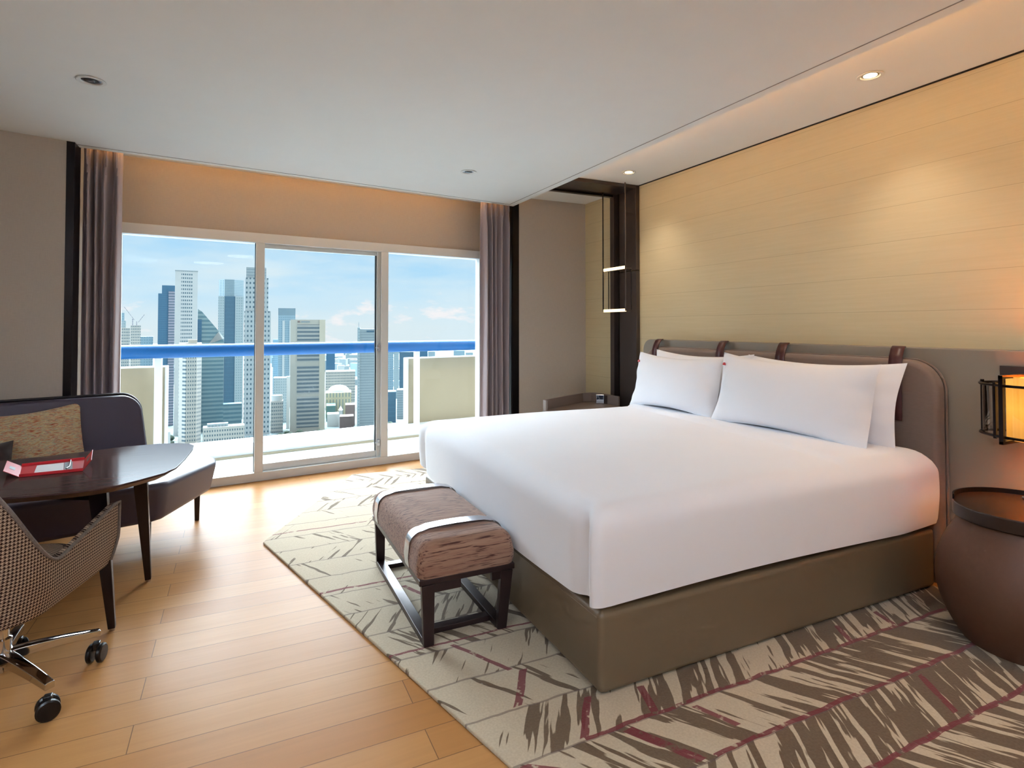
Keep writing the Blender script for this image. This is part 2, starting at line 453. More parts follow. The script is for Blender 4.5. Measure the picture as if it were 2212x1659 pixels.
# walls
struct('wall_right', box(B(), (XW, -2.6, 0), (XW + .12, 5.1, ZU)), 'goldwall')
struct('wall_far', box(B(), (2.44, 4.98, 0), (XW, 5.45, ZU)), 'taupewall')
struct('trim_3', box(B(), (2.373, 4.975, 0), (2.44, 5.45, ZU)), 'black_metal')
struct('wall_near', box(B(), (-2.7, -2.6, 0), (3.3, -2.5, ZU)), 'taupewall')
struct('wall_west', box(B(), (-2.7, -2.6, 0), (-2.6, 4.1, ZU)), 'taupewall')
a14 = R(14.7)
def wl(x): return 4.40 + (x + .932) * math.tan(a14)
struct('wall_left', prism(B(), [(-2.7, wl(-2.7)), (-.972, wl(-.972)), (-.972, wl(-.972) + .14), (-1.1, 5.1), (-2.7, 5.0)], 0, ZU), 'taupewall')
struct('trim_4', prism(B(), [(-.972, 4.388), (-.932, 4.398), (-.932, 4.55), (-.972, 4.55)], 0, ZU), 'black_metal')
struct('wall_pocket', prism(B(), [(-1.1, 4.55), (-.985, 4.55), (-.985, 5.1), (-1.1, 5.1)], 0, ZU), 'taupewall')
# bulkhead above the window
struct('wall_window', box_w(B(), -1.0, 2.5, 2.008, ZU, .0, .12), 'taupewall')
# shadow gap between bed wall and ceiling
struct('trim_5', box(B(), (XW - .006, -2.5, ZU - .008), (XW, 4.1, ZU)), 'groove')
# lower leather wall panel
bm = B()
o = rrect(-2.4, 3.905, .0, 1.142, .09, 8, .01)
vs0 = [bm.verts.new((3.08, y, z)) for y, z in o]; vs1 = [bm.verts.new((XW, y, z)) for y, z in o]
bm.faces.new(vs0); bm.faces.new(list(reversed(vs1)))
for i in range(len(o)): bm.faces.new((vs0[i], vs0[(i + 1) % len(o)], vs1[(i + 1) % len(o)], vs1[i]))
wp = obj('wall_panel', bm, 'panel_leather', bevel=.004)
tag(wp, 'long grey-brown leather panel along the lower bed wall behind the headboard', 'wall panel')

# ---- dark portal band on wall and ceiling beside the bed, with hanging light shelf
pb = thing('portal_band', 'dark bronze metal band climbing the bed wall and turning along the ceiling', 'wall panel', (3.19, 4.28, 0))
bm = box(B(), (3.16, 4.10, .0), (XW, 4.345, 1.742)); obj('lower_panel', bm, 'dark_frame', pb, bevel=.002)
bm = box(B(), (3.16, 4.10, 1.748), (XW, 4.345, 2.498)); obj('upper_panel', bm, 'dark_frame', pb, bevel=.002)
bm = box(B(), (3.185, 4.345, .0), (XW, 4.39, 2.49)); obj('groove', bm, 'groove', pb)
bm = box(B(), (3.13, 4.39, .0), (XW, 4.45, 2.498)); obj('side_frame', bm, 'dark_frame', pb, bevel=.002)
bm = box(B(), (2.36, 4.10, 2.468), (3.16, 4.40, 2.499)); obj('ceiling_panel', bm, 'dark_frame', pb, bevel=.002)
bm = box(B(), (2.36, 4.40, 2.45), (3.2, 4.45, 2.499)); obj('ceiling_edge', bm, 'black_metal', pb, bevel=.002)
hs = thing('hanging_light_shelf', 'slim hanging metal frame with two glowing light bars beside the dark wall band', 'pendant light', (2.95, 4.14, 1.39))
XS = 2.95
obj('rod', tube(B(), [(XS, 4.302, 1.38), (XS, 4.302, 2.45)], .0055), 'black_metal', hs)
obj('rod', tube(B(), [(XS, 3.972, 1.38), (XS, 3.972, 2.47)], .0055), 'dark_frame', hs)
for yy in (4.302, 3.972):
    obj('back_rod', tube(B(), [(XS + .06, yy, 1.74), (XS + .06, yy, 1.39)], .004), 'black_metal', hs)
for zz, z2 in ((1.752, 1.725), (1.388, 1.378)):
    bm = box(B(), (XS - .002, 3.98, zz - .012), (XS + .014, 4.296, zz + .012))
    obj('light_bar', bm, 'light_bar', hs, bevel=.003)
    obj('shelf_plate', box(B(), (XS + .015, 3.98, zz - .012), (XS + .07, 4.296, zz - .004)), 'dark_frame', hs)

# ------------------------------------------------------------------ WINDOW
WT = 1.93
win = thing('window_1', 'wide white framed balcony window with sliding door', 'window', (.7, wy(.7), 0))
del win['label'], win['category']; win['kind'] = 'structure'
def wpart(name, x0, x1, z0, z1, f0, f1, mat='white_trim', bev=.004):
    return obj(name, box_w(B(), x0, x1, z0, z1, f0, f1), mat, win, bevel=bev)
wpart('head_frame', -.95, 2.42, WT, 2.008, -.03, .09)
wpart('sill_frame', -.95, 2.42, 0, .07, -.03, .10)
wpart('jamb', -.95, -.782, .07, WT, -.02, .09)
wpart('jamb', 2.19, 2.42, .07, WT, -.02, .09)
wpart('mullion', .124, .190, .07, WT, -.03, .09)
wpart('mullion', 1.172, 1.238, .07, WT, -.03, .09)
# sliding sash
sash = wpart('sash_frame', .19, 1.15, .07, .125, .02, .06)
obj('sash_rail', box_w(B(), .19, 1.15, WT - .035, WT - .002, .02, .06), 'white_trim', sash)
obj('sash_stile', box_w(B(), 1.135, 1.172, .07, WT - .002, .0, .06), 'white_paint', sash)
obj('gasket', box_w(B(), 1.124, 1.135, .125, WT - .035, .02, .05), 'black_plastic', sash)
obj('gasket', box_w(B(), .118, .124, .07, WT, .02, .05), 'black_plastic', win)
for zz in (1.055, .20):
    bm = B(); p = Vector((1.153, wy(1.153, -.012), zz))
    box(bm, p - Vector((.012, .014, .03)), p + Vector((.012, .014, .03)))
    box(bm, p + Vector((-.03, -.02, -.006)), p + Vector((.006, -.012, .006)))
    obj('latch', bm, 'steel', sash, bevel=.003)
for x0, x1, z0 in ((-.782, .118, .07), (.19, 1.124, .125), (1.238, 2.19, .07)):
    obj('glass_pane', box_w(B(), x0, x1, z0, WT - .01, .036, .042), 'glass', win)

# ------------------------------------------------------------------ BALCONY
A9 = R(9)
def by(x, off=0): return 6.23 + (x - .231) * math.tan(A9) + off / math.cos(A9)
def box_b(bm, x0, x1, z0, z1, f0, f1):
    return prism(bm, [(x0, by(x0, f0)), (x1, by(x1, f0)), (x1, by(x1, f1)), (x0, by(x0, f1))], z0, z1)
struct('floor_balcony', prism(B(), [(-2.2, wy(-2.2, .1)), (3.9, wy(3.9, .1)), (3.9, by(3.9, .35)), (-2.2, by(-2.2, .35))], -.14, -.02), 'white_paint')
k = struct('trim_6', box_b(B(), -2.2, 3.9, -.14, .11, 0.0, .30), 'white_paint', bevel=.01)
k['label'] = 'low white balcony kerb'
struct('trim_7', box_b(B(), -2.2, 3.9, -.02, .0, -.03, 0.0), 'concrete')
for nm, x0, x1, lab in (('balcony_parapet', -1.9, -.60, 'solid beige concrete parapet panel outside, left behind the sofa'),
                        ('balcony_parapet', 1.787, 3.8, 'solid beige concrete parapet panel outside, beyond the foot of the bed')):
    t = thing(nm, lab, 'parapet', ((x0 + x1) / 2, by((x0 + x1) / 2, .2), .11))
    obj('panel', box_b(B(), x0 + .004, x1 - .004, .11, .868, .16, .28), 'concrete', t)
    obj('coping', box_b(B(), x0 - .002, x1 + .002, .868, .878, .15, .29), 'white_paint', t, bevel=.003)
    xe = x1 if x0 < 0 else x0
    obj('end_strip', box_b(B(), xe - (.014 if x0 < 0 else .002), xe + (.002 if x0 < 0 else .02), .11, .868, .15, .29), 'white_paint', t)
rail = thing('balcony_rail', 'thick bright blue handrail running along the balcony', 'railing', (.7, by(.7), 0))
bm = B(); pts = [(x, by(x), 1.022) for x in (-1.9, -1, 0, 1, 2, 3, 3.8)]
tube(bm, pts, .062, 24); o = obj('handrail', bm, 'blue_rail', rail, smooth=True)
for x in (-.655, 1.88):
    obj('post', box_b(B(), x - .028, x + .028, .11, .97, .01, .08), 'white_paint', rail, bevel=.003)

struct('ceiling_balcony', prism(B(), [(-2.4, wy(-2.4, .121)), (4.0, wy(4.0, .121)), (4.0, by(4.0, .32)), (-2.4, by(-2.4, .32))], 2.62, 2.80), 'white_paint')

# ------------------------------------------------------------------ CURTAINS
def curtain(x0, x1, label, seed, nf, lean=0.0, tapl=0.0):
    rnd = random.Random(seed)
    t = thing('curtain', label, 'curtain', ((x0 + x1) / 2, wy((x0 + x1) / 2, -.38), 0), group=None)
    ph = [rnd.uniform(-.5, .5) for _ in range(nf * 2 + 2)]
    am = [rnd.uniform(.7, 1.25) for _ in range(nf * 2 + 2)]
    def fn(u, v):
        z = .01 + v * (2.455)
        top = max(0, (v - .9) / .1)
        f = u * nf
        k = 0
        wob = (.16 * math.sin(v * 2.6 + u * 5 + seed) + .10 * math.sin(u * 9 + seed)) * (1 - top)
        a = (.042 + .012 * math.sin(u * 11 + seed * 2)) * (1 - .5 * top)
        c = math.cos(2 * PI * (f + wob))
        c = math.copysign(abs(c) ** .8, c)
        x = x0 + (x1 - x0) * (u + .07 / nf * math.sin(2 * PI * (f + wob) + ph[k]) * (1 - top)) + lean * (1 - v) * u
        if top > 0: c = c * (1 - top * .3) + .35 * math.cos(6 * PI * f) * top
        off = -.40 + a * c
        return (x, wy(x, off), z)
    bm = B(); grid(bm, fn, nf * 28, 46)
    obj('drape', bm, 'curtain', t, smooth=True, solid=.004)
    n = nf
    bmh = B()
    for i in range(n):
        x = x0 + (x1 - x0) * (i + .5) / n
        tube(bmh, [(x, wy(x, -.44), 2.30), (x, wy(x, -.452), 2.36), (x, wy(x, -.44), 2.45)], .004, 6)
    obj('pleat_stitching', bmh, 'curtain', t)
    x0_, x1_ = x0 - .0, x1 + .0
    bmt = box_w(B(), x0_, x1_, 2.47, 2.495, -.41, -.385)
    obj('curtain_track', bmt, 'white_trim', t)
curtain(-.925, -.715, 'mauve-brown pleated curtain hanging at the left end of the window, behind the sofa', 3, 4)
curtain(2.045, 2.355, 'mauve-brown pleated curtain hanging at the right end of the window, beside the taupe wall', 9, 5)

# ------------------------------------------------------------------ DOWNLIGHTS + COVES
def downlight(x, y, z, lit, label):
    t = thing('downlight', label, 'ceiling light', (x, y, z))
    bm = lathe(B(), [(.040, .0), (.058, -.001), (.060, -.004), (.057, -.006), (.044, -.005), (.040, .0)], (x, y, z)); obj('bezel', bm, 'white_trim', t, smooth=True)
    bm = lathe(B(), [(.040, -.0005), (.036, -.001), (.030, -.001)], (x, y, z)); obj('reflector', bm, 'steel', t, smooth=True)
    bm = lathe(B(), [(.030, -.0015), (.0, -.002)], (x, y, z)); obj('bulb', bm, 'lamp_glow' if lit else 'black_plastic', t)
    if not lit:
        obj('baffle', box(B(), (x - .018, y - .008, z - .006), (x + .012, y + .008, z - .001)), 'steel', t)
downlight(-.632, 3.256, ZM, False, 'unlit recessed ceiling downlight above the sofa and table')
downlight(1.536, 3.984, ZM, False, 'unlit recessed ceiling downlight above the window side of the bed')
downlight(2.833, 1.80, ZU, True, 'lit recessed downlight above the right side of the headboard')
downlight(2.848, 3.786, ZU, True, 'small lit recessed downlight near the dark metal band')
# LED cove strips lie on top of the dropped ceiling's edge
c1 = obj('cove_light_strip', box(B(), (gx - .05, -2.4, ZM + .037), (gx - .03, 4.0, ZM + .05)), 'led')
tag(c1, 'hidden warm light strip glowing above the dropped ceiling edge along the bed wall', 'cove light')
bm = bar(B(), (-.85, 4.512 + .011 - .06, ZM + .043), (2.25, 4.947 - .07, ZM + .043), .02, .012)
c2 = obj('cove_light_strip', bm, 'led_window')
tag(c2, 'hidden warm light strip glowing above the dropped ceiling edge along the window', 'cove light')

# ------------------------------------------------------------------ RUG
rug = B()
out = [(.139, 3.62), (.707, 1.475), (.96, .52), (3.0, .35), (3.03, 4.75), (2.0, 4.86), (.87, 4.94)]
prism(rug, out, .001, .014)
r = obj('area_rug', rug, 'rug', bevel=.004)
tag(r, 'large angular beige and brown rug with dark red lines under the bed and bench', 'rug')

# ------------------------------------------------------------------ BED
bed = thing('bed', 'king size bed made up with white covers on a brown leather base', 'bed', (2.0, 2.6, 0))
BX0, BX1, BY0, BY1 = 1.095, 2.99, 1.62, 3.61
obj('plinth', box(B(), (1.13, 1.66, .014), (2.95, 3.57, .05)), 'groove', bed)
bm = box(B(), (BX0, BY0, .022), (BX1, BY1, .295)); obj('bed_base', bm, 'leather', bed, bevel=.022, seg=5)
bm = B(); tube(bm, [(BX0 + .003, BY0 + .02, .272), (BX0 + .003, BY1 - .02, .272)], .004, 6); obj('base_piping', bm, 'leather', bed)
# mattress under cover
def cover():
    x0, x1, y0, y1 = 1.062, 2.985, 1.597, 3.635
    r = .09; zt = .648
    # perimeter outline with arc-length parametrisation
    per = []
    def seg(ax, ay, bx, by_, n):
        for i in range(n): per.append((ax + (bx - ax) * i / n, ay + (by_ - ay) * i / n))
    def arc(cx, cy, a0, rr, n=8):
        for i in range(n): a = R(a0 + 90 * i / n); per.append((cx + rr * math.cos(a), cy + rr * math.sin(a)))
    rc = .035
    seg(x0 + rc, y0, x1 - rc, y0, 70); arc(x1 - rc, y0 + rc, 270, rc); seg(x1, y0 + rc, x1, y1 - rc, 60)
    arc(x1 - rc, y1 - rc, 0, rc); seg(x1 - rc, y1, x0 + rc, y1, 70); arc(x0 + rc, y1 - rc, 90, rc)
    seg(x0, y1 - rc, x0, y0 + rc, 90); arc(x0 + rc, y0 + rc, 180, rc)
    cx, cy = (x0 + x1) / 2, (y0 + y1) / 2
    NP = len(per)
    prof = []
    for i in range(12): prof.append((0, i / 11 * .74))
    for i in range(1, 9): a = R(90 * i / 8); prof.append((1 - math.cos(a), .74 + .26 * math.sin(a)))
    bm = B(); rings = []
    hx, hy = (x1 - x0) / 2, (y1 - y0) / 2
    def zlow(px, py):
        z = .318
        if py < y0 + .1: z = .322 + .012 * math.sin((px - x0) * 2.2) + .02 * max(0, (px - 2.7) / .3)
        if px < x0 + .05:
            z = .318 + .006 * math.sin(py * 5)
            if py > 3.2: z += .06 * ((py - 3.2) / .43) ** 1.5
        return z
    def disp(p):
        x, y, z = p
        # crown and soft undulation on top
        d = 0
        if z > .55:
            d += .014 * (1 - ((x - cx) / hx) ** 2) * (1 - ((y - cy) / hy) ** 4)
            d += .003 * math.sin(x * 5 + y * 3) + .002 * math.sin(y * 9 - x * 4)
            ln = 2.409 + (y - 1.719) * (2.686 - 2.409) / (3.6 - 1.719)
            d += .016 / (1 + math.exp(-(x - ln) * 260))
        return d
    for (ins, h) in prof:
        ring = []
        for (px, py) in per:
            zl = zlow(px, py)
            z = zl + (zt - zl) * h
            # normal pointing in
            nx = -1 if px <= x0 + rc else (1 if px >= x1 - rc else 0); ny = -1 if py <= y0 + rc else (1 if py >= y1 - rc else 0)
            x = px - (px - cx) / hx * r * ins; y = py - (py - cy) / hy * r * ins
            # bellying of the side
            side = math.sin(PI * min(1, h)) * .008
            x -= (px - cx) / hx * (-side); y -= (py - cy) / hy * (-side)
            # envelope fold close to the near foot corner
            if px < x0 + rc and h < .97:
                e = math.exp(-((py - (y0 + .085)) / .035) ** 2)
                x += .04 * e * (1 - h ** 6)
                e2 = math.exp(-((py - (y0 + .02)) / .02) ** 2)
                x -= .010 * e2 * (1 - h ** 3)
                e3 = math.exp(-((py - (y1 - .12)) / .03) ** 2)
                x += .02 * e3 * (1 - h ** 4)
            if py > y1 - .02 or px > x1 - .02: pass
            v = Vector((x, y, z)); v.z += disp(v) * (max(0, h - .85) / .15)
            if py < y0 + .02 and .02 < h < .9:
                ln = 2.409; v.y -= .004 / (1 + math.exp(-(px - ln) * 200))
            ring.append(bm.verts.new(v))
        rings.append(ring)
    K = 40
    for j in range(1, K + 1):
        s = 1 - j / (K + 1)
        ring = []
        for (px, py) in per:
            ex, ey = (px - cx) / hx * (hx - r), (py - cy) / hy * (hy - r)
            x = cx + ex * s; y = cy + ey * s
            v = Vector((x, y, zt)); v.z += disp((x, y, zt)); ring.append(bm.verts.new(v))
        rings.append(ring)
    for a, b in zip(rings[:-1], rings[1:]):
        for i in range(NP): bm.faces.new((a[i], a[(i + 1) % NP], b[(i + 1) % NP], b[i]))
    bm.faces.new(rings[-1])
    bm.faces.new(list(reversed(rings[0])))
    return bm
obj('duvet_cover', cover(), 'white_sheet', bed, smooth=True)
# headboard
bm = B()
o = rrect(1.605, 3.805, .12, 1.085, .15, 10, .03)
a = [bm.verts.new((3.0, y, z)) for y, z in o]; b = [bm.verts.new((3.075, y, z)) for y, z in o]
bm.faces.new(a); bm.faces.new(list(reversed(b)))
for i in range(len(o)): bm.faces.new((a[i], a[(i + 1) % len(o)], b[(i + 1) % len(o)], b[i]))
hb = obj('headboard', bm, 'headboard', bed, bevel=.028, seg=5)
bm = B(); o2 = rrect(1.605, 3.805, .12, 1.085, .15, 12, .03)
tube(bm, [(3.07, y, z) for y, z in o2], .006, 8, closed=True); obj('headboard_piping', bm, 'headboard', hb, smooth=True)
for i, (y0) in enumerate((3.655, 2.975, 2.485, 1.80)):
    def sf(u, v, y0=y0):
        path = [(3.079, 1.146), (3.07, 1.150), (3.055, 1.145), (3.04, 1.136), (3.01, 1.10), (2.994, 1.06), (2.990, .93), (2.989, .78)]
        f = v * (len(path) - 1); k = min(int(f), len(path) - 2); t_ = f - k
        x = path[k][0] + (path[k + 1][0] - path[k][0]) * t_; z = path[k][1] + (path[k + 1][1] - path[k][1]) * t_
        return (x, y0 + (u - .5) * .066 + (.03 * (x - 3.0) / .1), z)
    bm = B(); grid(bm, sf, 2, 24); obj('strap', bm, 'strap', hb, smooth=True, solid=.004)

# ------------------------------------------------------------------ PILLOWS
def pillow_bm(w, h, t, seed, n=34):
    rnd = random.Random(seed); a, b, c = rnd.uniform(0, 6), rnd.uniform(0, 6), rnd.uniform(0, 6)
    bm = B()
    def side(sg):
        def fn(u, v):
            U, V = u * 2 - 1, v * 2 - 1
            px = U * w / 2 * (1 - .035 * (1 - V * V) * abs(U) ** 3 ); pz = V * h / 2 * (1 - .15 * (1 - U * U) ** 1.1 * abs(V) ** 3 + .02 * abs(U) ** 6)
            e = (max(0, 1 - abs(U) ** 2.6) ** .62) * (max(0, 1 - abs(V) ** 2.6) ** .62)
            wr = .006 * math.sin(9 * U + 5 * V + a) * (abs(U) ** 2) + .004 * math.sin(14 * V - 4 * U + b) * abs(U) ** 3 + .004 * math.sin(7 * U * V + c)
            y = sg * (t / 2 * e + wr * (e ** .5))
            y += .010 * math.sin(3 * V + c) * abs(U) ** 4
            return (px, y, pz)
        return fn
    grid(bm, side(-1), n, n); grid(bm, side(1), n, n)
    bmesh.ops.remove_doubles(bm, verts=bm.verts, dist=.0008)
    return bm
def pillow(w, h, t, c, yaw, tilt, roll, seed, label, mat='white_sheet', mark=False, name='pillow', cat='pillow', group=None):
    e = thing(name, label, cat, c, 0, group)
    e.rotation_euler = (tilt, roll, yaw)      # local -y is the front face
    o = obj('cover', pillow_bm(w, h, t, seed), mat, None, smooth=True); o.parent = e
    if mark:
        bm = B(); x0, z0 = -w / 2 + .045, h / 2 - .075; yy = -t * .22
        s = .007
        for q in (((x0 - s, z0 - s), (x0, z0 + s)), ((x0, z0 + s), (x0 + s, z0 - s))):
            (ax, az), (bx, bz) = q
            bar(bm, (ax, yy, az), (bx, yy, bz), .010, .006, up=(0, 0, 1))
        m = obj('stitched_mark', bm, 'red', None); m.parent = e
        m['label'] = 'small dark red chevron mark'
    return e
# local x runs towards -Y (right in the photo): yaw = -90deg ; front (-y local) faces -X
YW = R(-90)
pillow(.97, .43, .13, (2.895, 2.20, .860), YW, R(-14), R(0), 1, 'white pillow standing against the headboard behind the big front right one')
pillow(.94, .43, .13, (2.895, 3.10, .860), YW, R(-14), R(0), 2, 'white pillow mostly hidden behind the front left one')
pillow(.97, .435, .17, (2.755, 2.245, .860), YW + R(2), R(-16), R(1.2), 3, 'large white front pillow on the right half of the bed', mark=True)
pillow(.86, .41, .17, (2.765, 3.17, .852), YW, R(-15), R(0), 4, 'white front pillow on the window half of the bed', mark=True)

# ------------------------------------------------------------------ BENCH
bench = thing('bench', 'brown upholstered bench with dark metal frame at the foot of the bed', 'bench', (.83, 2.58, .014))
bx0, bx1, by0, by1 = .632, 1.035, 2.15, 3.0
def cushion_bm(x0, x1, y0, y1, z0, z1, rc, rt, crown=.012):
    per = rrect(x0, x1, y0, y1, rc, 8)
    den = []
    for i in range(len(per)):
        a, b = per[i], per[(i + 1) % len(per)]; L = math.dist(a, b); m = max(1, int(L / .02))
        for k in range(m): den.append((a[0] + (b[0] - a[0]) * k / m, a[1] + (b[1] - a[1]) * k / m))
    cx, cy = (x0 + x1) / 2, (y0 + y1) / 2; hx, hy = (x1 - x0) / 2, (y1 - y0) / 2
    prof = [(0, z0)] + [(.006 * (-math.sin(PI * k / 6)), z0 + (z1 - rt - z0) * k / 6) for k in range(1, 7)]
    prof += [(rt * (1 - math.cos(R(90 * k / 8))), z1 - rt + rt * math.sin(R(90 * k / 8))) for k in range(1, 9)]
    bm = B(); rings = []
    for ins, z in prof: rings.append([bm.verts.new((px - (px - cx) / hx * ins, py - (py - cy) / hy * ins, z)) for px, py in den])
    for j in range(1, 13):
        q = 1 - j / 13
        rings.append([bm.verts.new((cx + (px - cx) / hx * (hx - rt) * q, cy + (py - cy) / hy * (hy - rt) * q, z1 + crown * (1 - q * q))) for px, py in den])
    n = len(den)
    for a, b in zip(rings[:-1], rings[1:]):
        for i in range(n): bm.faces.new((a[i], a[(i + 1) % n], b[(i + 1) % n], b[i]))
    bm.faces.new(rings[-1]); bm.faces.new(list(reversed(rings[0])))
    return bm
obj('seat_cushion', cushion_bm(bx0, bx1, by0, by1, .279, .413, .035, .055), 'bench', bench, smooth=True)
bm = B()
for p, q in (((bx0, by0), (bx1, by0)), ((bx1, by0), (bx1, by1)), ((bx1, by1), (bx0, by1)), ((bx0, by1), (bx0, by0))):
    pass
box(bm, (bx0, by0, .256), (bx1, by1, .279)); obj('seat_frame', bm, 'bench_frame', bench, bevel=.003)
for ya in (by0 + .004, by1 - .026):
    for xa, xb_ in ((bx0 + .02, bx0 + .17), (bx1 - .10, bx1 - .02)):
        obj('apron_block', box(B(), (xa, ya, .222), (xb_, ya + .022, .256)), 'bench_frame', bench, bevel=.002)
FL = {}
for nx, xt, xb in ((0, bx0 + .035, .676), (1, bx1 - .035, .985)):
    for ny, yt, yb in ((0, by0 + .012, 2.178), (1, by1 - .012, 3.012 - .0)):
        bm = bar(B(), (xt, yt, .256), (xb, yb, .014), .052, .026, .04, .024, up=(0, 1, 0))
        obj('leg', bm, 'bench_frame', bench, bevel=.002)
    bm = box(B(), (xb - .021, 2.19, .014), (xb + .021, 3.0, .040)); obj('stretcher', bm, 'bench_frame', bench, bevel=.002)
for yb in (2.245, 2.94):
    bm = box(B(), (.697, yb, .015), (.964, yb + .045, .036)); obj('cross_bar', bm, 'bench_frame', bench, bevel=.002)
for ys, wdt in ((2.285, .062), (2.855, .062)):
    rr = .055
    pts = [(bx0 - .002, .279), (bx0 - .007, .32)]
    for k in range(0, 9): a_ = R(180 - 90 * k / 8); pts.append((bx0 - .003 + rr + rr * math.cos(a_), .417 - rr + rr * math.sin(a_)))
    pts += [(bx0 + (bx1 - bx0) * q, .417 + .012 * (1 - (2 * q - 1) ** 2)) for q in (.2, .35, .5, .65, .8)]
    for k in range(0, 9): a_ = R(90 - 90 * k / 8); pts.append((bx1 + .003 - rr + rr * math.cos(a_), .417 - rr + rr * math.sin(a_)))
    pts += [(bx1 + .007, .32), (bx1 + .002, .279)]
    bm = B(); N = len(pts)
    va = [bm.verts.new((x, ys, z)) for x, z in pts]; vb = [bm.verts.new((x, ys + wdt, z)) for x, z in pts]
    for i in range(N - 1): bm.faces.new((va[i], va[i + 1], vb[i + 1], vb[i]))
    o = obj('metal_band', bm, 'steel', bench, solid=.002, bevel=.0005, seg=1); o['label'] = 'shiny steel band strapped over the seat'
    o.modifiers['solid'].offset = 1

# ------------------------------------------------------------------ SOFA
sofa = thing('sofa', 'aubergine leather sofa bench with angled chaise end under the left wall', 'sofa', (-.9, 4.0, 0))
seat = [(-2.2, 3.10), (-.56, 3.50), (-.37, 3.56), (-.322, 3.60), (-.112, 4.02), (-.115, 4.12), (-.19, 4.34), (-.30, 4.38), (-2.25, 3.86)]
seatb = [(-2.2, 3.14), (-.56, 3.54), (-.40, 3.58), (-.352, 3.62), (-.155, 4.10), (-.16, 4.17), (-.22, 4.31), (-.32, 4.34), (-2.25, 3.86)]
bm = B(); prism(bm, seat, .21, .42, inset=seatb); obj('seat', bm, 'sofa', sofa, bevel=.035, seg=5)
# backrest: a slab leaning along the wall
def backrest():
    bm = B(); th = a14
    ox, oy = -.49, 4.20
    o = rrect(0, 1.75, .40, .825, .10, 8, .02)
    fr, bk = [], []
    for s, z in o:
        lean = (z - .4) * .16; rs = 0
        s2 = s + (z - .4) * .10 * (1 - s / 1.75)
        for lst, d in ((fr, 0), (bk, .085)):
            x = ox - s2 * math.cos(th) - (d + lean * .8) * math.sin(th); y = oy - s2 * math.sin(th) + (d + lean * .5) * math.cos(th)
            lst.append(bm.verts.new((x, y, z)))
    bm.faces.new(fr); bm.faces.new(list(reversed(bk))); n = len(o)
    for i in range(n): bm.faces.new((fr[i], fr[(i + 1) % n], bk[(i + 1) % n], bk[i]))
    edge = [v.co.copy() for v in bk]
    return bm, edge
bm, edge = backrest(); obj('backrest', bm, 'sofa', sofa, bevel=.025, seg=4)
bm = B(); tube(bm, [e + Vector((0, 0, .004)) for e in edge], .010, 8, closed=True); obj('backrest_piping', bm, 'sofa_dark', sofa, smooth=True)
for (lx, ly) in ((-.442, 3.76), (-.23, 4.25), (-1.9, 3.35), (-1.9, 3.85)):
    bm = bar(B(), (lx, ly, .215), (lx, ly, 0), .036, .03, .026, .024); obj('leg', bm, 'table_leg', sofa, bevel=.002)

pillow(.50, .36, .13, (-1.05, 4.045, .615), R(14), R(-16), R(-5), 12, 'square striped cushion in red, tan and green leaning on the sofa back', 'cushion', name='throw_pillow', cat='cushion')
pillow(.40, .36, .12, (-1.28, 4.055, .60), R(14), R(-12), R(-6), 14, 'second striped cushion peeking out at the left behind the front one', 'cushion', name='throw_pillow', cat='cushion')
pillow(.34, .26, .14, (-1.22, 3.80, .53), R(14), R(-25), R(0), 15, 'dark brown cushion at the left edge in front of the striped ones', 'darkcushion', name='throw_pillow', cat='cushion')

# ------------------------------------------------------------------ TABLE
TZ = .64
table = thing('side_table', 'dark stained wooden table with rounded angular top in front of the sofa', 'table', (-.75, 3.05, 0))
tt = [(-.745, 2.639), (-.605, 2.626), (-.48, 2.632), (-.41, 2.66), (-.352, 2.712), (-.27, 2.80), (-.238, 2.88), (-.216, 3.05), (-.199, 3.28), (-.20, 3.385),
      (-.225, 3.44), (-.28, 3.482), (-.36, 3.505), (-.505, 3.497), (-.675, 3.435), (-.97, 3.361), (-1.28, 3.28), (-1.38, 3.2), (-1.42, 3.05), (-1.38, 2.85), (-1.25, 2.72), (-1.0, 2.655)]
cx = sum(p[0] for p in tt) / len(tt); cy = sum(p[1] for p in tt) / len(tt)
obj('table_top', prism(B(), tt, TZ - .008, TZ), 'table', table, bevel=.002)
bm = prism(B(), [(cx + (x - cx) * .985, cy + (y - cy) * .985) for x, y in tt], TZ - .034, TZ - .0085, inset=[(cx + (x - cx) * .90, cy + (y - cy) * .88) for x, y in tt])
obj('underside', bm, 'table_under', table)
for (tx, ty), (lx, ly) in (((-.50, 2.80), (-.458, 2.868)), ((-.415, 3.22), (-.388, 3.34)), ((-1.1, 2.85), (-1.2, 2.80)), ((-1.1, 3.15), (-1.2, 3.22))):
    lg = obj('leg', bar(B(), (tx, ty, TZ - .036), (lx, ly, .012), .062, .05, .026, .026, up=(0, 1, 0)), 'table_leg', table, bevel=.003)
    obj('foot', lathe(B(), [(.0, .012), (.011, .012), (.011, .0), (.0, .0)], (lx, ly, .0), 12), 'chrome', lg)
obj('cross_rail', bar(B(), (-.50, 2.82, TZ - .06), (-1.1, 3.13, TZ - .06), .05, .045), 'table_leg', table)
obj('cross_rail', bar(B(), (-.42, 3.2, TZ - .06), (-1.1, 2.87, TZ - .06), .05, .045), 'table_leg', table)

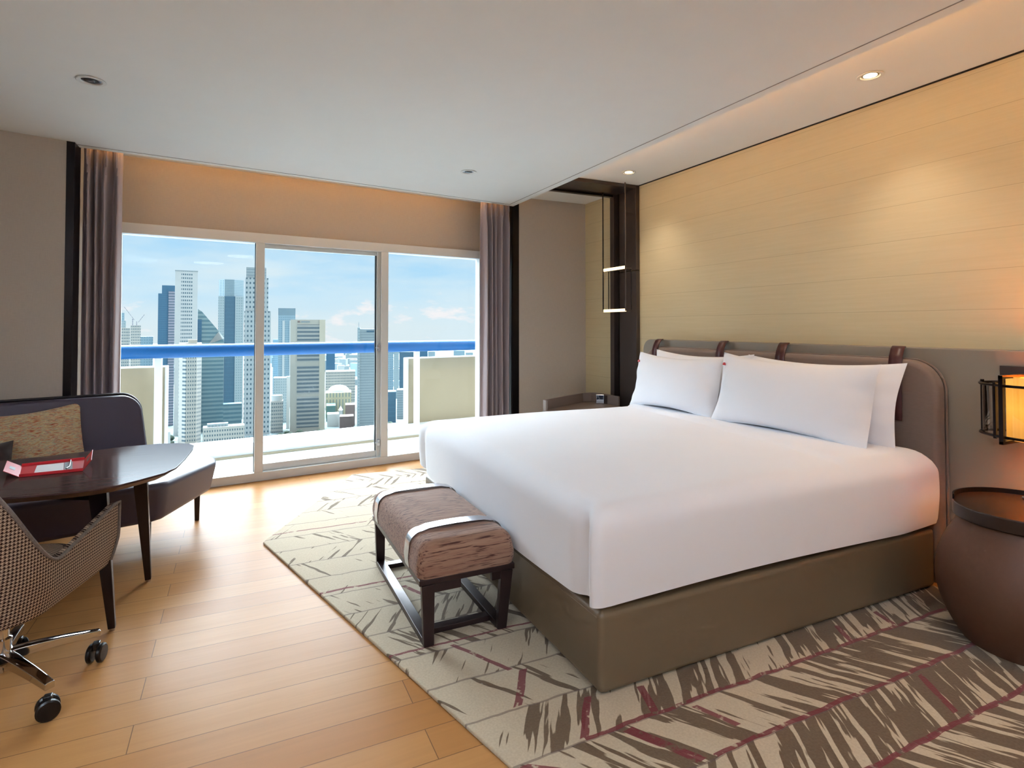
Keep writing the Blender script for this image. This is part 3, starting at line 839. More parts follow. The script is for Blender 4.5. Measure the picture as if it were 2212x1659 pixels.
# red folder on table
def tz(x, y, z):
    d = ray(x, y); t_ = (z - H) / d.z; return Vector((d.x * t_, d.y * t_, z))
fo = thing('stationery_box', 'open red card tray with white note card lying on the dark table', 'tray', tuple(tz(110, 1010, TZ)))
def quad(pts, th, bm=None):
    bm = bm or B(); n = (pts[1] - pts[0]).cross(pts[3] - pts[0]).normalized()
    if n.z < 0: n = -n
    a = [bm.verts.new(p) for p in pts]; b = [bm.verts.new(p + n * th) for p in pts]
    bm.faces.new(list(reversed(a))); bm.faces.new(b)
    for i in range(4): bm.faces.new((a[i], a[(i + 1) % 4], b[(i + 1) % 4], b[i]))
    return bm
zb = TZ + .001
q = [tz(41, 1031, zb), tz(179, 1017, zb), tz(183, 993, zb), tz(47, 1008, zb)]
obj('tray_base', quad(q, .002), 'red', fo)
up = Vector((0, 0, .012))
for i, j in ((0, 1), (2, 3)):
    obj('side_wall', quad([q[i], q[j], q[j] + up, q[i] + up], .002), 'red', fo)
out = (q[0] - q[1]).normalized()
w_ = .05
fl = obj('end_flap', quad([q[0], q[3], q[3] + out * w_ + Vector((0, 0, .030)), q[0] + out * w_ + Vector((0, 0, .030))], .002), 'red', fo)
fr_ = obj('end_flap', quad([q[1], q[2], q[2] - out * w_ * .6 + Vector((0, 0, .042)), q[1] - out * w_ * .6 + Vector((0, 0, .042))], .002), 'red', fo)
for f_, a_, b_, s_, hh in ((fl, q[0], q[3], 1, .030), (fr_, q[1], q[2], -.6, .042)):
    m0 = a_ * .62 + b_ * .38; m1 = a_ * .38 + b_ * .62; dv = out * w_ * s_ + Vector((0, 0, hh)); lift = Vector((0, 0, .0028))
    obj('window_cutout', quad([m0 + dv * .35 + lift, m1 + dv * .35 + lift, m1 + dv * .7 + lift, m0 + dv * .7 + lift], .0006), 'grey_card', f_)
zc = TZ + .0045
obj('note_card', quad([tz(72, 1026, zc), tz(137, 1019, zc), tz(138, 1000, zc), tz(80, 1006, zc)], .0012), 'white_card', fo)
obj('picture_card', quad([tz(138, 1019, zc), tz(156, 1017, zc), tz(157, 997, zc), tz(139, 1000, zc)], .0012), 'grey_card', fo)
bm = tube(B(), [tz(143, 1012, zc + .006), tz(150, 1008, zc + .006), tz(153, 994, zc + .008)], .003, 8)
obj('pen', bm, 'black_plastic', fo, smooth=True)

# ------------------------------------------------------------------ DESK CHAIR
CXc, CYc, rot = -.715, 2.52, R(-15)
chair = thing('desk_chair', 'houndstooth bucket chair on a chrome five star castor base by the table', 'chair', (CXc, CYc, 0), 0)
def cl(r_, f_, z): # local right/forward
    x, y = rz((r_, f_), rot); return (CXc + x, CYc + y, z)
def plan(t):
    """t in [-1,1]: left arm tip -> back -> right arm tip ; returns r,f"""
    s = abs(t); sg = 1 if t > 0 else -1
    if s > .5:
        k_ = (s - .5) / .5; return sg * (.205 + .022 * k_), -.08 + k_ * .365
    a = s / .5 * PI / 2
    return sg * .205 * math.sin(a) ** .85, -.08 - .185 * math.cos(a)
def ztop(t):
    s = abs(t)
    if s > .52:
        k_ = (s - .52) / .48; return .478 + .080 * min(1, k_ * 1.1)
    k_ = s / .52; k2 = .5 + .5 * math.cos(PI * k_ ** 1.15); return .478 + .36 * k2
def zbot(t):
    s = abs(t)
    return .308 + .012 * max(0, (s - .3) / .7)
def shell(u, v):
    t = u * 2 - 1; r_, f_ = plan(t); zt, zb_ = ztop(t), zbot(t)
    # v: 0 centre bottom, .35 bottom rim, 1 top
    if v < .35:
        k_ = v / .35; k3 = .90 * k_
        if abs(t) > .5: fr = f_ * (k3 if f_ < 0 else k3)
        return cl(r_ * k3, f_ * k3, .300 + (zb_ - .300) * k_ ** 3)
    k_ = (v - .35) / .65
    fl_ = .90 + .10 * min(1, k_ * 2.2) ** .7
    out_ = 1 + .02 * k_
    lean = -.05 * max(0, 1 - abs(t) * 1.8) * k_
    return cl(r_ * fl_ * out_, f_ * fl_ * (out_ if f_ < 0 else 1) + lean, zb_ + (zt - zb_) * k_)
bm = B(); grid(bm, shell, 81, 40)
o = obj('shell', bm, 'hound', chair, smooth=True); m = o.modifiers.new('s', 'SOLIDIFY'); m.thickness = .028; m.offset = -1
m2 = o.modifiers.new('sb', 'SUBSURF'); m2.levels = 1; m2.render_levels = 1
bm = B(); tube(bm, [shell(0, .40 + .6 * q / 8) for q in range(8)] + [shell(i / 80, 1.0) for i in range(81)] + [shell(1, 1 - .6 * q / 8) for q in range(1, 9)], .006, 8)
obj('piping', bm, 'piping', o, smooth=True)
bm = B()
def cush(u, v):
    t = u * 2 * PI; rr = v
    x = .165 * rr * (abs(math.cos(t)) ** .6) * (1 if math.cos(t) > 0 else -1); y = .20 * rr * (abs(math.sin(t)) ** .6) * (1 if math.sin(t) > 0 else -1)
    return cl(x, y + .045, .445 - .035 * rr ** 6)
grid(bm, cush, 48, 12, closeu=True)
obj('seat_cushion', bm, 'hound', chair, smooth=True, solid=.05)
obj('column', lathe(B(), [(.0, .30), (.035, .30), (.035, .26), (.022, .255), (.022, .20), (.030, .195), (.030, .09), (.0, .09)], (CXc, CYc, 0), 24), 'chrome', chair, smooth=True)
for k_ in range(5):
    a_ = R(-49 + 72 * k_); d = Vector((math.cos(a_), math.sin(a_), 0)); sd = Vector((-d.y, d.x, 0))
    tip = Vector((CXc, CYc, 0)) + d * .27
    bm = B()
    def arm(u, v, d=d, sd=sd):
        rr = .025 + .255 * u; z = .135 - .030 * u ** 1.6; w = .021 - .007 * u; hgt = .032 - .012 * u
        ring = [(-1, 1), (-.6, 1.25), (.6, 1.25), (1, 1), (1, -1), (-1, -1)]
        a, b = ring[int(round(v * 6)) % 6]
        p = Vector((CXc, CYc, z)) + d * rr + sd * a * w + Vector((0, 0, b * hgt / 2)); return p
    rings = [[bm.verts.new(arm(i / 14, j / 6)) for j in range(6)] for i in range(15)]
    for i in range(14):
        for j in range(6): bm.faces.new((rings[i][j], rings[i][(j + 1) % 6], rings[i + 1][(j + 1) % 6], rings[i + 1][j]))
    bm.faces.new(rings[-1]); bm.faces.new(rings[0])
    o = obj('base_arm', bm, 'chrome', chair, smooth=True, bevel=.002)
    cst = obj('caster', box(B(), tip - Vector((.012, .012, -.045)), tip + Vector((.012, .012, .075))), 'black_plastic', o, bevel=.004)
    sw = R((-75, -15, 30, 80, 140)[k_]); ax = Vector((math.cos(sw), math.sin(sw), 0))
    for sg in (-1, 1):
        bm = B(); c = tip + ax * sg * .017 + Vector((0, 0, .0335)) 
        prof = [(.0, -.009), (.028, -.009), (.033, -.005), (.033, .005), (.028, .009), (.0, .009)]
        lathe(bm, prof, (0, 0, 0), 24, 'X')
        M_ = Matrix.Translation(c) @ Matrix.Rotation(sw, 4, 'Z')
        bmesh.ops.transform(bm, matrix=M_, verts=bm.verts)
        obj('wheel', bm, 'black_plastic', cst, smooth=True)

# ------------------------------------------------------------------ RIGHT NIGHTSTAND (barrel)
NX, NY = 2.78, 1.185
bn = thing('barrel_nightstand', 'round brown leather barrel nightstand with dark tray top, right of the bed', 'nightstand', (NX, NY, 0))
prof = [(0, .014)] + [(.205 + .082 * math.sin(PI * min(1, k_ / 16 * 1.02)) ** .9, .016 + .47 * k_ / 16) for k_ in range(17)] + [(0, .49)]
obj('body', lathe(B(), prof, (NX, NY, 0), 64), 'barrel', bn, smooth=True)
obj('tray_top', lathe(B(), [(0, .488), (.221, .488), (.225, .492), (.225, .538), (.222, .542), (.0, .542)], (NX, NY, 0), 64), 'dark_wood', bn, smooth=True, bevel=.001)
bm = B()
pts = [(NX + .221 * math.cos(R(a_)), NY + .221 * math.sin(R(a_)), 0) for a_ in range(22, 126, 4)]
for (p, q_) in zip(pts[:-1], pts[1:]): bar(bm, (p[0], p[1], .551), (q_[0], q_[1], .551), .006, .02)
o = obj('rim', bm, 'black_metal', bn)
sb = thing('key_card_holder', 'small polished metal piece lying on the barrel nightstand', 'accessory', (2.93, 1.22, .542))
obj('clip', box(B(), (2.90, 1.205, .543), (2.965, 1.245, .556)), 'steel', sb, bevel=.004)

# ------------------------------------------------------------------ FAR NIGHTSTAND
fn_ = thing('corner_nightstand', 'low taupe nightstand with raised rim in the corner beyond the bed', 'nightstand', (2.75, 4.4, 0))
base = [(2.30, 4.20), (3.00, 4.02), (3.05, 4.10), (3.05, 4.55), (2.92, 4.62), (2.75, 4.58), (2.33, 4.30)]
obj('cabinet', prism(B(), base, .014, .545), 'stand', fn_, bevel=.01)
bm = B()
rim = [(2.325, 4.215), (2.34, 4.29), (2.90, 4.575), (2.99, 4.56), (3.04, 4.50), (3.045, 4.2)]
for (p, q_) in zip(rim[:-1], rim[1:]): bar(bm, (*p, .588), (*q_, .588), .018, .085)
obj('raised_rim', bm, 'stand', fn_, bevel=.003)
ck = thing('alarm_clock', 'small silver alarm clock with dark blue display on the far nightstand', 'clock', tuple(tz(1296, 872, .546)))
p = tz(1296, 872, .546)
Mk = Matrix.Translation(p) @ Matrix.Rotation(-YAW - R(5), 4, 'Z')
obj('case', box(B(), (-.037, -.02, 0), (.037, .03, .085), Mk), 'steel', ck, bevel=.006)
obj('display', box(B(), (-.031, -.0215, .04), (.031, -.019, .078), Mk), 'display', ck)
p2 = tz(1322, 872, .546)
tb = obj('tissue_box', box(B(), (-.035, -.02, 0), (.05, .05, .075), Matrix.Translation(p2 + Vector((-.03, .02, 0))) @ Matrix.Rotation(-YAW, 4, 'Z')), 'dark_wood', bevel=.006)
tag(tb, 'small dark brown box standing behind the alarm clock', 'box')

# ------------------------------------------------------------------ SCONCE
SX, SY = 2.93, 1.195
sc = thing('wall_sconce', 'oval glass and metal wall sconce with glowing amber shade above the barrel nightstand', 'wall light', (SX, SY, .9))
def ring(r_, z, tr, n=48):
    bm = B(); tube(bm, [(SX + r_ * .68 * math.cos(2 * PI * k_ / n), SY + r_ * math.sin(2 * PI * k_ / n), z) for k_ in range(n)], tr, 8, closed=True); return bm
for z in (1.008, .800): obj('hoop', ring(.195, z, .0055), 'black_metal', sc, smooth=True)
for k_ in range(6):
    a_ = R(90 + 60 * k_); x, y = SX + .195 * .68 * math.cos(a_), SY + .195 * math.sin(a_)
    obj('upright', box(B(), (x - .005, y - .005, .79), (x + .005, y + .005, 1.02)), 'black_metal', sc)
bm = B(); grid(bm, lambda u, v: (SX + .187 * .68 * math.cos(2 * PI * u), SY + .187 * math.sin(2 * PI * u), .803 + .202 * v), 48, 2, closeu=True)
obj('glass_shade', bm, 'lamp_glass', sc, smooth=True)
bm = B()
n = 40
def shd(u, v):
    a_ = 2 * PI * u; return (.105 * .72 * math.cos(a_), .105 * math.sin(a_), -.13 + .26 * v)
grid(bm, shd, n, 8, closeu=True)
o = obj('inner_shade', bm, 'amber', None, smooth=True); o.location = (SX, SY, .912); o.parent = sc; o.matrix_parent_inverse = sc.matrix_basis.inverted()
for yy in (SY + .062, SY - .062):
    bm = B(); box(bm, (SX - .15, yy - .008, .775), (SX - .135, yy + .007, 1.05))
    box(bm, (SX - .15, yy - .007, 1.038), (3.08, yy + .007, 1.052)); box(bm, (SX - .15, yy - .007, .773), (3.08, yy + .007, .785))
    obj('frame_side', bm, 'black_metal', sc)
obj('wall_plate', box(B(), (3.062, SY - .2, .80), (3.079, SY + .19, 1.075)), 'dark_frame', sc)

# ------------------------------------------------------------------ CITY
GZ = -180.0
def m_city(name, c_wall, c_glass, pu, pv, wu, wv, rough=.35, u0=0.0, umin=None, umax=None, zmin=None, zmax=None, noise=.15):
    """grid of windows; pu,pv = bay width / storey height (m), wu,wv = window share of the bay"""
    t = NT(name); x, y, z = t.sep()
    u = t.math('ADD', x, y)
    fu = t.math('FRACT', t.math('ADD', t.math('DIVIDE', u, pu), u0)) if pu else None
    fv = t.math('FRACT', t.math('DIVIDE', z, pv))
    m = t.math('LESS_THAN', fv, wv)
    if pu: m = t.math('MULTIPLY', m, t.math('LESS_THAN', fu, wu))
    if umin is not None: m = t.math('MULTIPLY', m, t.math('MULTIPLY', t.math('GREATER_THAN', x, umin), t.math('LESS_THAN', x, umax)))
    if zmin is not None: m = t.math('MULTIPLY', m, t.math('GREATER_THAN', z, zmin))
    if zmax is not None: m = t.math('MULTIPLY', m, t.math('LESS_THAN', z, zmax))
    nz = t.noise(t.co, .05, 3)
    wall = t.mix(t.math('MULTIPLY', nz, noise * 2), c_wall, c_glass)
    t.base(t.mix(m, wall, c_glass)); t.pr(rough=.5, spec=.3)
    return t.m
def tower(name, px0, px1, ytop, D, label, mat, cat='building', depth=None, rot=0, zb=GZ, crown=None, facets=None):
    """box tower seen between photo columns px0..px1 with its roof at row ytop, D metres away"""
    a = at_depth(px0, 705, D); b = at_depth(px1, 705, D); w = (b - a).length; c = (a + b) / 2
    zt = H + (HOR - ytop) / F * D
    dp = depth or w
    th = YAW + math.atan(((px0 + px1) / 2 - CX) / F); az = -th + rot      # towers turn their broad face to the hotel
    w *= math.cos(th - YAW)
    fwd = Vector((math.sin(th), math.cos(th), 0))
    c = c + fwd * dp / 2
    t = thing(name, label, cat, (c.x, c.y, zb), az)
    hgt = zt - zb
    return t, w, dp, hgt
def tpart(t, name, lo, hi, mat, taper=None):
    bm = box(B(), lo, hi)
    if taper: taper(bm)
    o = obj(name, bm, mat, None); o.parent = t; return o
MC = {}
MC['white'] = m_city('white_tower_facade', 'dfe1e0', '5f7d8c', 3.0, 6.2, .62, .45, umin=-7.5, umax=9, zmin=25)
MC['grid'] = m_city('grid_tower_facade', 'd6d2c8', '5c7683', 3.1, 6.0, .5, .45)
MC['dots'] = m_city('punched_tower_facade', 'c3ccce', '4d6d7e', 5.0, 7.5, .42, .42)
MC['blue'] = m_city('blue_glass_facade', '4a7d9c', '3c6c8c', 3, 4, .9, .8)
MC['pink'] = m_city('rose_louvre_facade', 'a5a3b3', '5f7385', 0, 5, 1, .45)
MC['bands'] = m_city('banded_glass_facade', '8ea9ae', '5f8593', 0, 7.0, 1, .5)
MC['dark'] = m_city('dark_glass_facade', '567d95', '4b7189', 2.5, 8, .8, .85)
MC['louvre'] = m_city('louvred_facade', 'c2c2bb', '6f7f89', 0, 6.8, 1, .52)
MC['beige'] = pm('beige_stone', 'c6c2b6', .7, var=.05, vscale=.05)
MC['beige_lit'] = pm('beige_stone_sunlit', 'd8cfba', .7, var=.05, vscale=.05)  # beige stone made lighter to paint sunlight on the tower's right side
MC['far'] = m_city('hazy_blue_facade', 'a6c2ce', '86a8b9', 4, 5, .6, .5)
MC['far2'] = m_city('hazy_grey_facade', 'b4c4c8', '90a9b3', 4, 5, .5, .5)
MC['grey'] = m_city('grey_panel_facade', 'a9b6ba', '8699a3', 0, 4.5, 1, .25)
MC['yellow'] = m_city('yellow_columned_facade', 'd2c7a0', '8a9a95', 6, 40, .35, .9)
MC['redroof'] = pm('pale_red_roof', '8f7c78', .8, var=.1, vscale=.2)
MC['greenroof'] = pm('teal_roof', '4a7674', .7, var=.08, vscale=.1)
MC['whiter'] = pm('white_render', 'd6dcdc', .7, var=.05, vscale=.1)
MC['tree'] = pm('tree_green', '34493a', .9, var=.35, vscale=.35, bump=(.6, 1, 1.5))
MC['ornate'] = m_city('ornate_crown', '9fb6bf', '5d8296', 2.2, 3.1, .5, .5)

for m_ in MC.values():          # distance haze is painted into these city colours, then all are darkened
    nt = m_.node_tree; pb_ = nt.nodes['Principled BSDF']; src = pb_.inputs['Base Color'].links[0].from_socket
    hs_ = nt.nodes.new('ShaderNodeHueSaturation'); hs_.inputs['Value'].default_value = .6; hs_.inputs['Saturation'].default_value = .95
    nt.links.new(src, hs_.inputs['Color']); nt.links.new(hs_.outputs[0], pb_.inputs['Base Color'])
def stdt(name, px0, px1, yt, D, label, mat, parts=(), depth=None, zb=GZ):
    t, w, d, h = tower(name, px0, px1, yt, D, label, mat, depth=depth, zb=zb)
    tpart(t, 'body', (-w / 2, -d / 2, 0), (w / 2, d / 2, h), MC[mat])
    return t, w, d, h
# ground and far haze
gr = B()
P0 = [at_depth(x, 705, 6200) for x in (-1500, 3600)]
fw = Vector((math.sin(YAW), math.cos(YAW), 0)); rt = Vector((math.cos(YAW), -math.sin(YAW), 0))
pts = [fw * 60 - rt * 900, fw * 60 + rt * 900, fw * 6000 + rt * 7000, fw * 6000 - rt * 7000]
bm = B(); vs = [bm.verts.new((p.x, p.y, GZ)) for p in pts]; bm.faces.new(vs)
t = NT('city_ground'); g1 = t.noise(t.co, .02, 6, .7); g2 = t.noise(t.co, .12, 3)
t.base(t.mix(g2, t.ramp(g1, [(.35, '3c4d47'), (.5, '5a6a6c'), (.62, '74827f')]), '66767a')); t.pr(rough=.9)
struct('floor_city_ground', bm, t.m)

# far left cluster
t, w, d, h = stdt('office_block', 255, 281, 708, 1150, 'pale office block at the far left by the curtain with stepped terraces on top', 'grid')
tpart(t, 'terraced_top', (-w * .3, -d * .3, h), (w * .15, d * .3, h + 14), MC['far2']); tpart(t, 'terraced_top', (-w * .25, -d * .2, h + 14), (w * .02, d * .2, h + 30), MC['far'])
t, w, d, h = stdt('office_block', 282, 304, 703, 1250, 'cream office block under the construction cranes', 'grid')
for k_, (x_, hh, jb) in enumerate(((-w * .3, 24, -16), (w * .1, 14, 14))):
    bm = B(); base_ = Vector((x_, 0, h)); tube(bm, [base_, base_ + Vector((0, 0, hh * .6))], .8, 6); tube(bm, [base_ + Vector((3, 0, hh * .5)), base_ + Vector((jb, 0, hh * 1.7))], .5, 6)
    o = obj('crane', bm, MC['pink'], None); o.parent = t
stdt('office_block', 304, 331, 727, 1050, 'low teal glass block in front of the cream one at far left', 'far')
t, w, d, h = stdt('glass_tower', 341, 377, 634, 1050, 'blue glass tower with stepped corners left of the tall white one', 'blue')
tpart(t, 'crown', (-w * .28, -d / 2, h), (w / 2, d / 2, h + 15), MC['blue'], taper=None)
tpart(t, 'side_slab', (w * .12, -d / 2 - 1.5, 0), (w / 2, -d / 2, h + 4), MC['pink'])
t, w, d, h = stdt('white_tower', 377.5, 426, 586, 960, 'tall plain white tower with one column of small dark windows', 'white')
tpart(t, 'roof_edge', (-w / 2 - .4, -d / 2 - .4, h), (w / 2 + .4, d / 2, h + 1.5), MC['grey'])
# octagonal grid tower in front
D = 880; a = at_depth(387, 705, D); b = at_depth(437, 705, D); w = (b - a).length * .87; th = YAW + math.atan((412 - CX) / F); c = (a + b) / 2 + Vector((math.sin(th), math.cos(th), 0)) * w / 2; h = H + (HOR - 741) / F * D - GZ
t = thing('residential_tower', 'beige faceted tower with a dense grid of windows in front of the white one', 'building', (c.x, c.y, GZ), -th)
o8 = [(-w / 2, -w * .1), (-w * .2, -w / 2), (w * .28, -w / 2), (w / 2, -w * .2), (w / 2, w / 2), (-w / 2, w / 2)]
o = obj('body', prism(B(), o8, 0, h), MC['grid'], None); o.parent = t
o = obj('roof_block', box(B(), (-w * .1, -w * .3, h), (w * .3, w * .2, h + 5)), MC['beige'], None); o.parent = t
# wedge topped building
D = 1000; a = at_depth(427.5, 705, D); b = at_depth(484, 705, D); w = (b - a).length * .89; th = YAW + math.atan((456 - CX) / F); c = (a + b) / 2 + Vector((math.sin(th), math.cos(th), 0)) * w / 2
def hz(y, D): return H + (HOR - y) / F * D - GZ
t = thing('wedge_roofed_tower', 'banded glass building with a sharply sloping roof between two tall towers', 'building', (c.x, c.y, GZ), -th)
bm = B(); pr_ = [(-w / 2, 0), (w / 2, 0), (w / 2, hz(737, D)), (w * .28, hz(714, D)), (-w * .35, hz(673, D)), (-w / 2, hz(668, D))]
for yy in (-w / 2, w / 2): pass
va = [bm.verts.new((x_, -w / 2, z_)) for x_, z_ in pr_]; vb = [bm.verts.new((x_, -w / 2 + 3, z_)) for x_, z_ in pr_]
bm.faces.new(va); bm.faces.new(list(reversed(vb)))
for i in range(6): bm.faces.new((va[i], va[(i + 1) % 6], vb[(i + 1) % 6], vb[i]))
o = obj('body', bm, MC['bands'], None); o.parent = t
o = obj('dark_face', box(B(), (-w / 2 - .2, -w / 2 - 1, 0), (-w * .35, -w / 2, hz(690, D))), MC['blue'], None); o.parent = t
bm = B(); v_ = [bm.verts.new(p) for p in ((w * .30, -w / 2 - .6, hz(716, D)), (w * .52, -w / 2 - .6, hz(731, D)), (-w * .1, -w / 2 - .6, hz(744, D)))]
bm.faces.new(v_); bmesh.ops.solidify(bm, geom=bm.faces[:], thickness=.5); o = obj('light_gable', bm, MC['whiter'], None); o.parent = t
# dark tower with ornate crown
t, w, d, h = stdt('glass_tower', 472, 526, 640, 1120, 'dark glass tower with an ornate patterned crown, centre of the left pane', 'dark')
o8 = [(-w / 2, -w * .15), (-w * .27, -w / 2), (w * .12, -w / 2), (w / 2, -w * .2), (w / 2, w / 2), (-w / 2, w / 2)]
o = obj('crown', prism(B(), o8, h, h + 33), MC['ornate'], None); o.parent = t
tpart(t, 'side_bay', (-w / 2 - .5, -d / 2 - 1, 0), (-w * .27, -d / 2, h), MC['far2']); tpart(t, 'side_bay', (w * .16, -d / 2 - 1, 0), (w / 2, -d / 2, h), MC['far2'])
# tall punched tower behind the mullion
t, w, d, h = stdt('stone_tower', 528, 585, 672, 900, 'tall pale stone tower with small square windows, half hidden by the window post', 'dots', depth=30)
tpart(t, 'upper_shaft', (-w / 2 + 1, -d / 2 + 2, h), (w / 2 - 4, d / 2, h + (672 - 600) / F * 900), MC['dots'])
tpart(t, 'crown', (-w / 2 + 2, -d / 2 + 5, h + 52), (w / 2 - 7, d / 2, h + (672 - 577) / F * 900), MC['grey'])
tpart(t, 'podium', (-w / 2 - 2, -d / 2 - 6, 0), (w / 2 + 2, -d / 2, 12), MC['far2'])
# middle pane
t, w, d, h = stdt('slender_tower', 601, 638, 681, 1300, 'hazy blue and white tower with a fluted top behind the beige one', 'far')
tpart(t, 'fluted_top', (-w / 2, -d / 2, h), (w / 2, d / 2, h + 16), MC['ornate'])
tpart(t, 'white_rib', (-w * .25, -d / 2 - 1, 0), (-w * .12, -d / 2, h - 12), MC['whiter']); tpart(t, 'white_rib', (w * .15, -d / 2 - 1, 0), (w * .27, -d / 2, h - 12), MC['whiter'])
stdt('office_block', 590, 601, 733, 1350, 'small hazy block left of the fluted tower', 'far')
D = 990
t, w, d, h = stdt('beige_tower', 628, 703, 690.5, D, 'beige office tower with horizontal louvred bands in the middle pane', 'beige', depth=36)
for (y0_, y1_) in ((701, 781), (790, 850), (856, 922)):
    tpart(t, 'louvre_bank', (-w * .31, -d / 2 - .6, hz(y1_, D)), (w * .33, -d / 2, hz(y0_, D)), MC['louvre'])
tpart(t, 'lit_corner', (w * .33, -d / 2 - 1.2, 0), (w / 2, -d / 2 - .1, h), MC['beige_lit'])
tpart(t, 'roof_sign', (-w * .3, -d / 2 - .8, h - 5), (-w * .27 + 2, -d / 2 - .1, h - 2.2), MC['redroof']); tpart(t, 'roof_sign', (-w * .2, -d / 2 - .8, h - 4.6), (w * .05, -d / 2 - .1, h - 2.8), MC['grey'])
t, w, d, h = stdt('grey_tower', 778, 825, 711, 975, 'grey panelled tower with rooftop mast behind the right window post', 'grey')
tpart(t, 'stair_shaft', (-w / 2 - 4.4, -d / 2 - 1, 0), (-w / 2, d / 2, h + 3), MC['far2'])
bm = tube(B(), [(-w / 2 - 2.5, 0, h + 3), (-w / 2 - 2.5, 0, h + 12)], .5, 6); o = obj('mast', bm, MC['grey'], None); o.parent = t
tpart(t, 'roof_sign', (-w * .2, -d / 2 - .6, h - 5), (w * .2, -d / 2, h - 2.5), MC['dark'])
stdt('office_block', 705, 724, 757, 1500, 'plain blue slab just right of the beige tower below the rail', 'blue')
stdt('long_office_block', 704, 768, 802, 1260, 'long low block with a fine window grid right of the beige tower', 'grid', depth=40)
t, w, d, h = stdt('civic_hall', 705, 760, 848, 1150, 'yellowish columned hall with a pale roof at the foot of the long block', 'yellow', depth=50)
bm = B(); lathe(bm, [(w * .42, 0), (w * .40, 5), (w * .30, 10), (w * .12, 13), (0, 13.5)], (0, 0, h), 32); bmesh.ops.scale(bm, vec=(1, .8, 1), verts=bm.verts); o = obj('domed_roof', bm, MC['whiter'], None, smooth=True); o.parent = t
stdt('low_pavilion', 706, 726, 876, 1100, 'low pavilion with teal roof beside the beige tower base', 'greenroof', depth=40)
t, w, d, h = stdt('church', 733, 741, 886, 1040, 'tiny white pointed pavilion among the trees', 'whiter', depth=8)
o = obj('spire', lathe(B(), [(w * .7, h), (0, h + 8)], (0, 0, 0), 4), MC['whiter'], None); o.parent = t
stdt('low_block', 747, 768, 874, 1050, 'low reddish roofed block left of the grey tower', 'redroof', depth=30)
stdt('low_block', 708, 733, 894, 1045, 'flat white roofed low block above the tree line', 'whiter', depth=25)
stdt('low_block', 735, 765, 899, 985, 'pinkish low block beside the flat white one', 'redroof', depth=25)
# between tower and beige tower
t, w, d, h = stdt('round_tower', 586, 613, 866, 985, 'short round tower with banded floors near the trees', 'grid')
o = obj('drum_top', lathe(B(), [(w * .46, h), (w * .46, h + 9), (0, h + 10)], (0, 0, 0), 32), MC['whiter'], None, smooth=True); o.parent = t
stdt('office_block', 592, 626, 816, 1090, 'hazy grey block behind the short round tower', 'far2', depth=30)
stdt('office_block', 620, 627, 813, 1020, 'narrow white slab against the left edge of the beige tower', 'whiter', depth=10)
# bridge-like complex in left pane
t, w, d, h = stdt('office_complex', 441, 531, 921, 800, 'white horizontal block raised on columns at the foot of the towers', 'grid', depth=20, zb=GZ + 12)
tpart(t, 'roof_plant', (-w * .4, -5, h), (w * .1, 5, h + 4), MC['far2'])
for k_ in range(6): tpart(t, 'column', (-w / 2 + k_ * w / 5.2, -d / 2, -12), (-w / 2 + k_ * w / 5.2 + 1.5, -d / 2 + 3, 0), MC['whiter'])
stdt('low_block', 362, 371, 932, 820, 'small white gabled block beside the left parapet', 'whiter', depth=12)
stdt('podium_block', 484, 524, 872, 960, 'teal glass podium below the dark tower', 'bands', depth=20)
# right pane
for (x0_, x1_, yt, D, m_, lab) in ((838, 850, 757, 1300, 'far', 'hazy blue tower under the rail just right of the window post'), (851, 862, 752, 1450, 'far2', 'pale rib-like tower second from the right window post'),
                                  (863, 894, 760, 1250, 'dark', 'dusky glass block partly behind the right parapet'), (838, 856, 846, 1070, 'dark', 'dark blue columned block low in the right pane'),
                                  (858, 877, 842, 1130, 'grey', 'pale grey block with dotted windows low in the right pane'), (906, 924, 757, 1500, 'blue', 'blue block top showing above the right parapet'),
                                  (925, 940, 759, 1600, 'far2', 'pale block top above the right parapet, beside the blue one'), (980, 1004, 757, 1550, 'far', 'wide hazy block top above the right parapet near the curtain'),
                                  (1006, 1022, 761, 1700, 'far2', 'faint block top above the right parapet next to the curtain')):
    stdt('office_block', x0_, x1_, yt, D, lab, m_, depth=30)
# far low-rise
rnd = random.Random(5)
proto = None
def lowrise(k_, D, px, w, hgt, m_):
    c = at_depth(px, 705, D)
    o = obj('low_rise_block', box(B(), (-w / 2, -w / 3, 0), (w / 2, w / 3, hgt)), MC[m_])
    o.location = (c.x, c.y, GZ); o.rotation_euler = (0, 0, -YAW + rnd.uniform(-.6, .6))
    tag(o, 'small pale block in the distant hazy low-rise city', 'building', 'distant low-rise blocks')
spots = []
def free(p, r, lst):
    if any((p.x - q.x) ** 2 + (p.y - q.y) ** 2 < (r + qr) ** 2 for q, qr in lst): return False
    lst.append((p, r)); return True
k_ = 0
while k_ < 110:
    D = rnd.uniform(1750, 4800)
    px = rnd.choice((rnd.uniform(700, 775), rnd.uniform(700, 775), rnd.uniform(586, 630), rnd.uniform(838, 880), rnd.uniform(362, 380)))
    w = rnd.uniform(18, 50) * D / 2400
    c = at_depth(px, 705, D)
    if free(c, w * .62, spots):
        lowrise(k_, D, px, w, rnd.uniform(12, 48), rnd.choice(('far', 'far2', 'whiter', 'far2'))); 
    k_ += 1
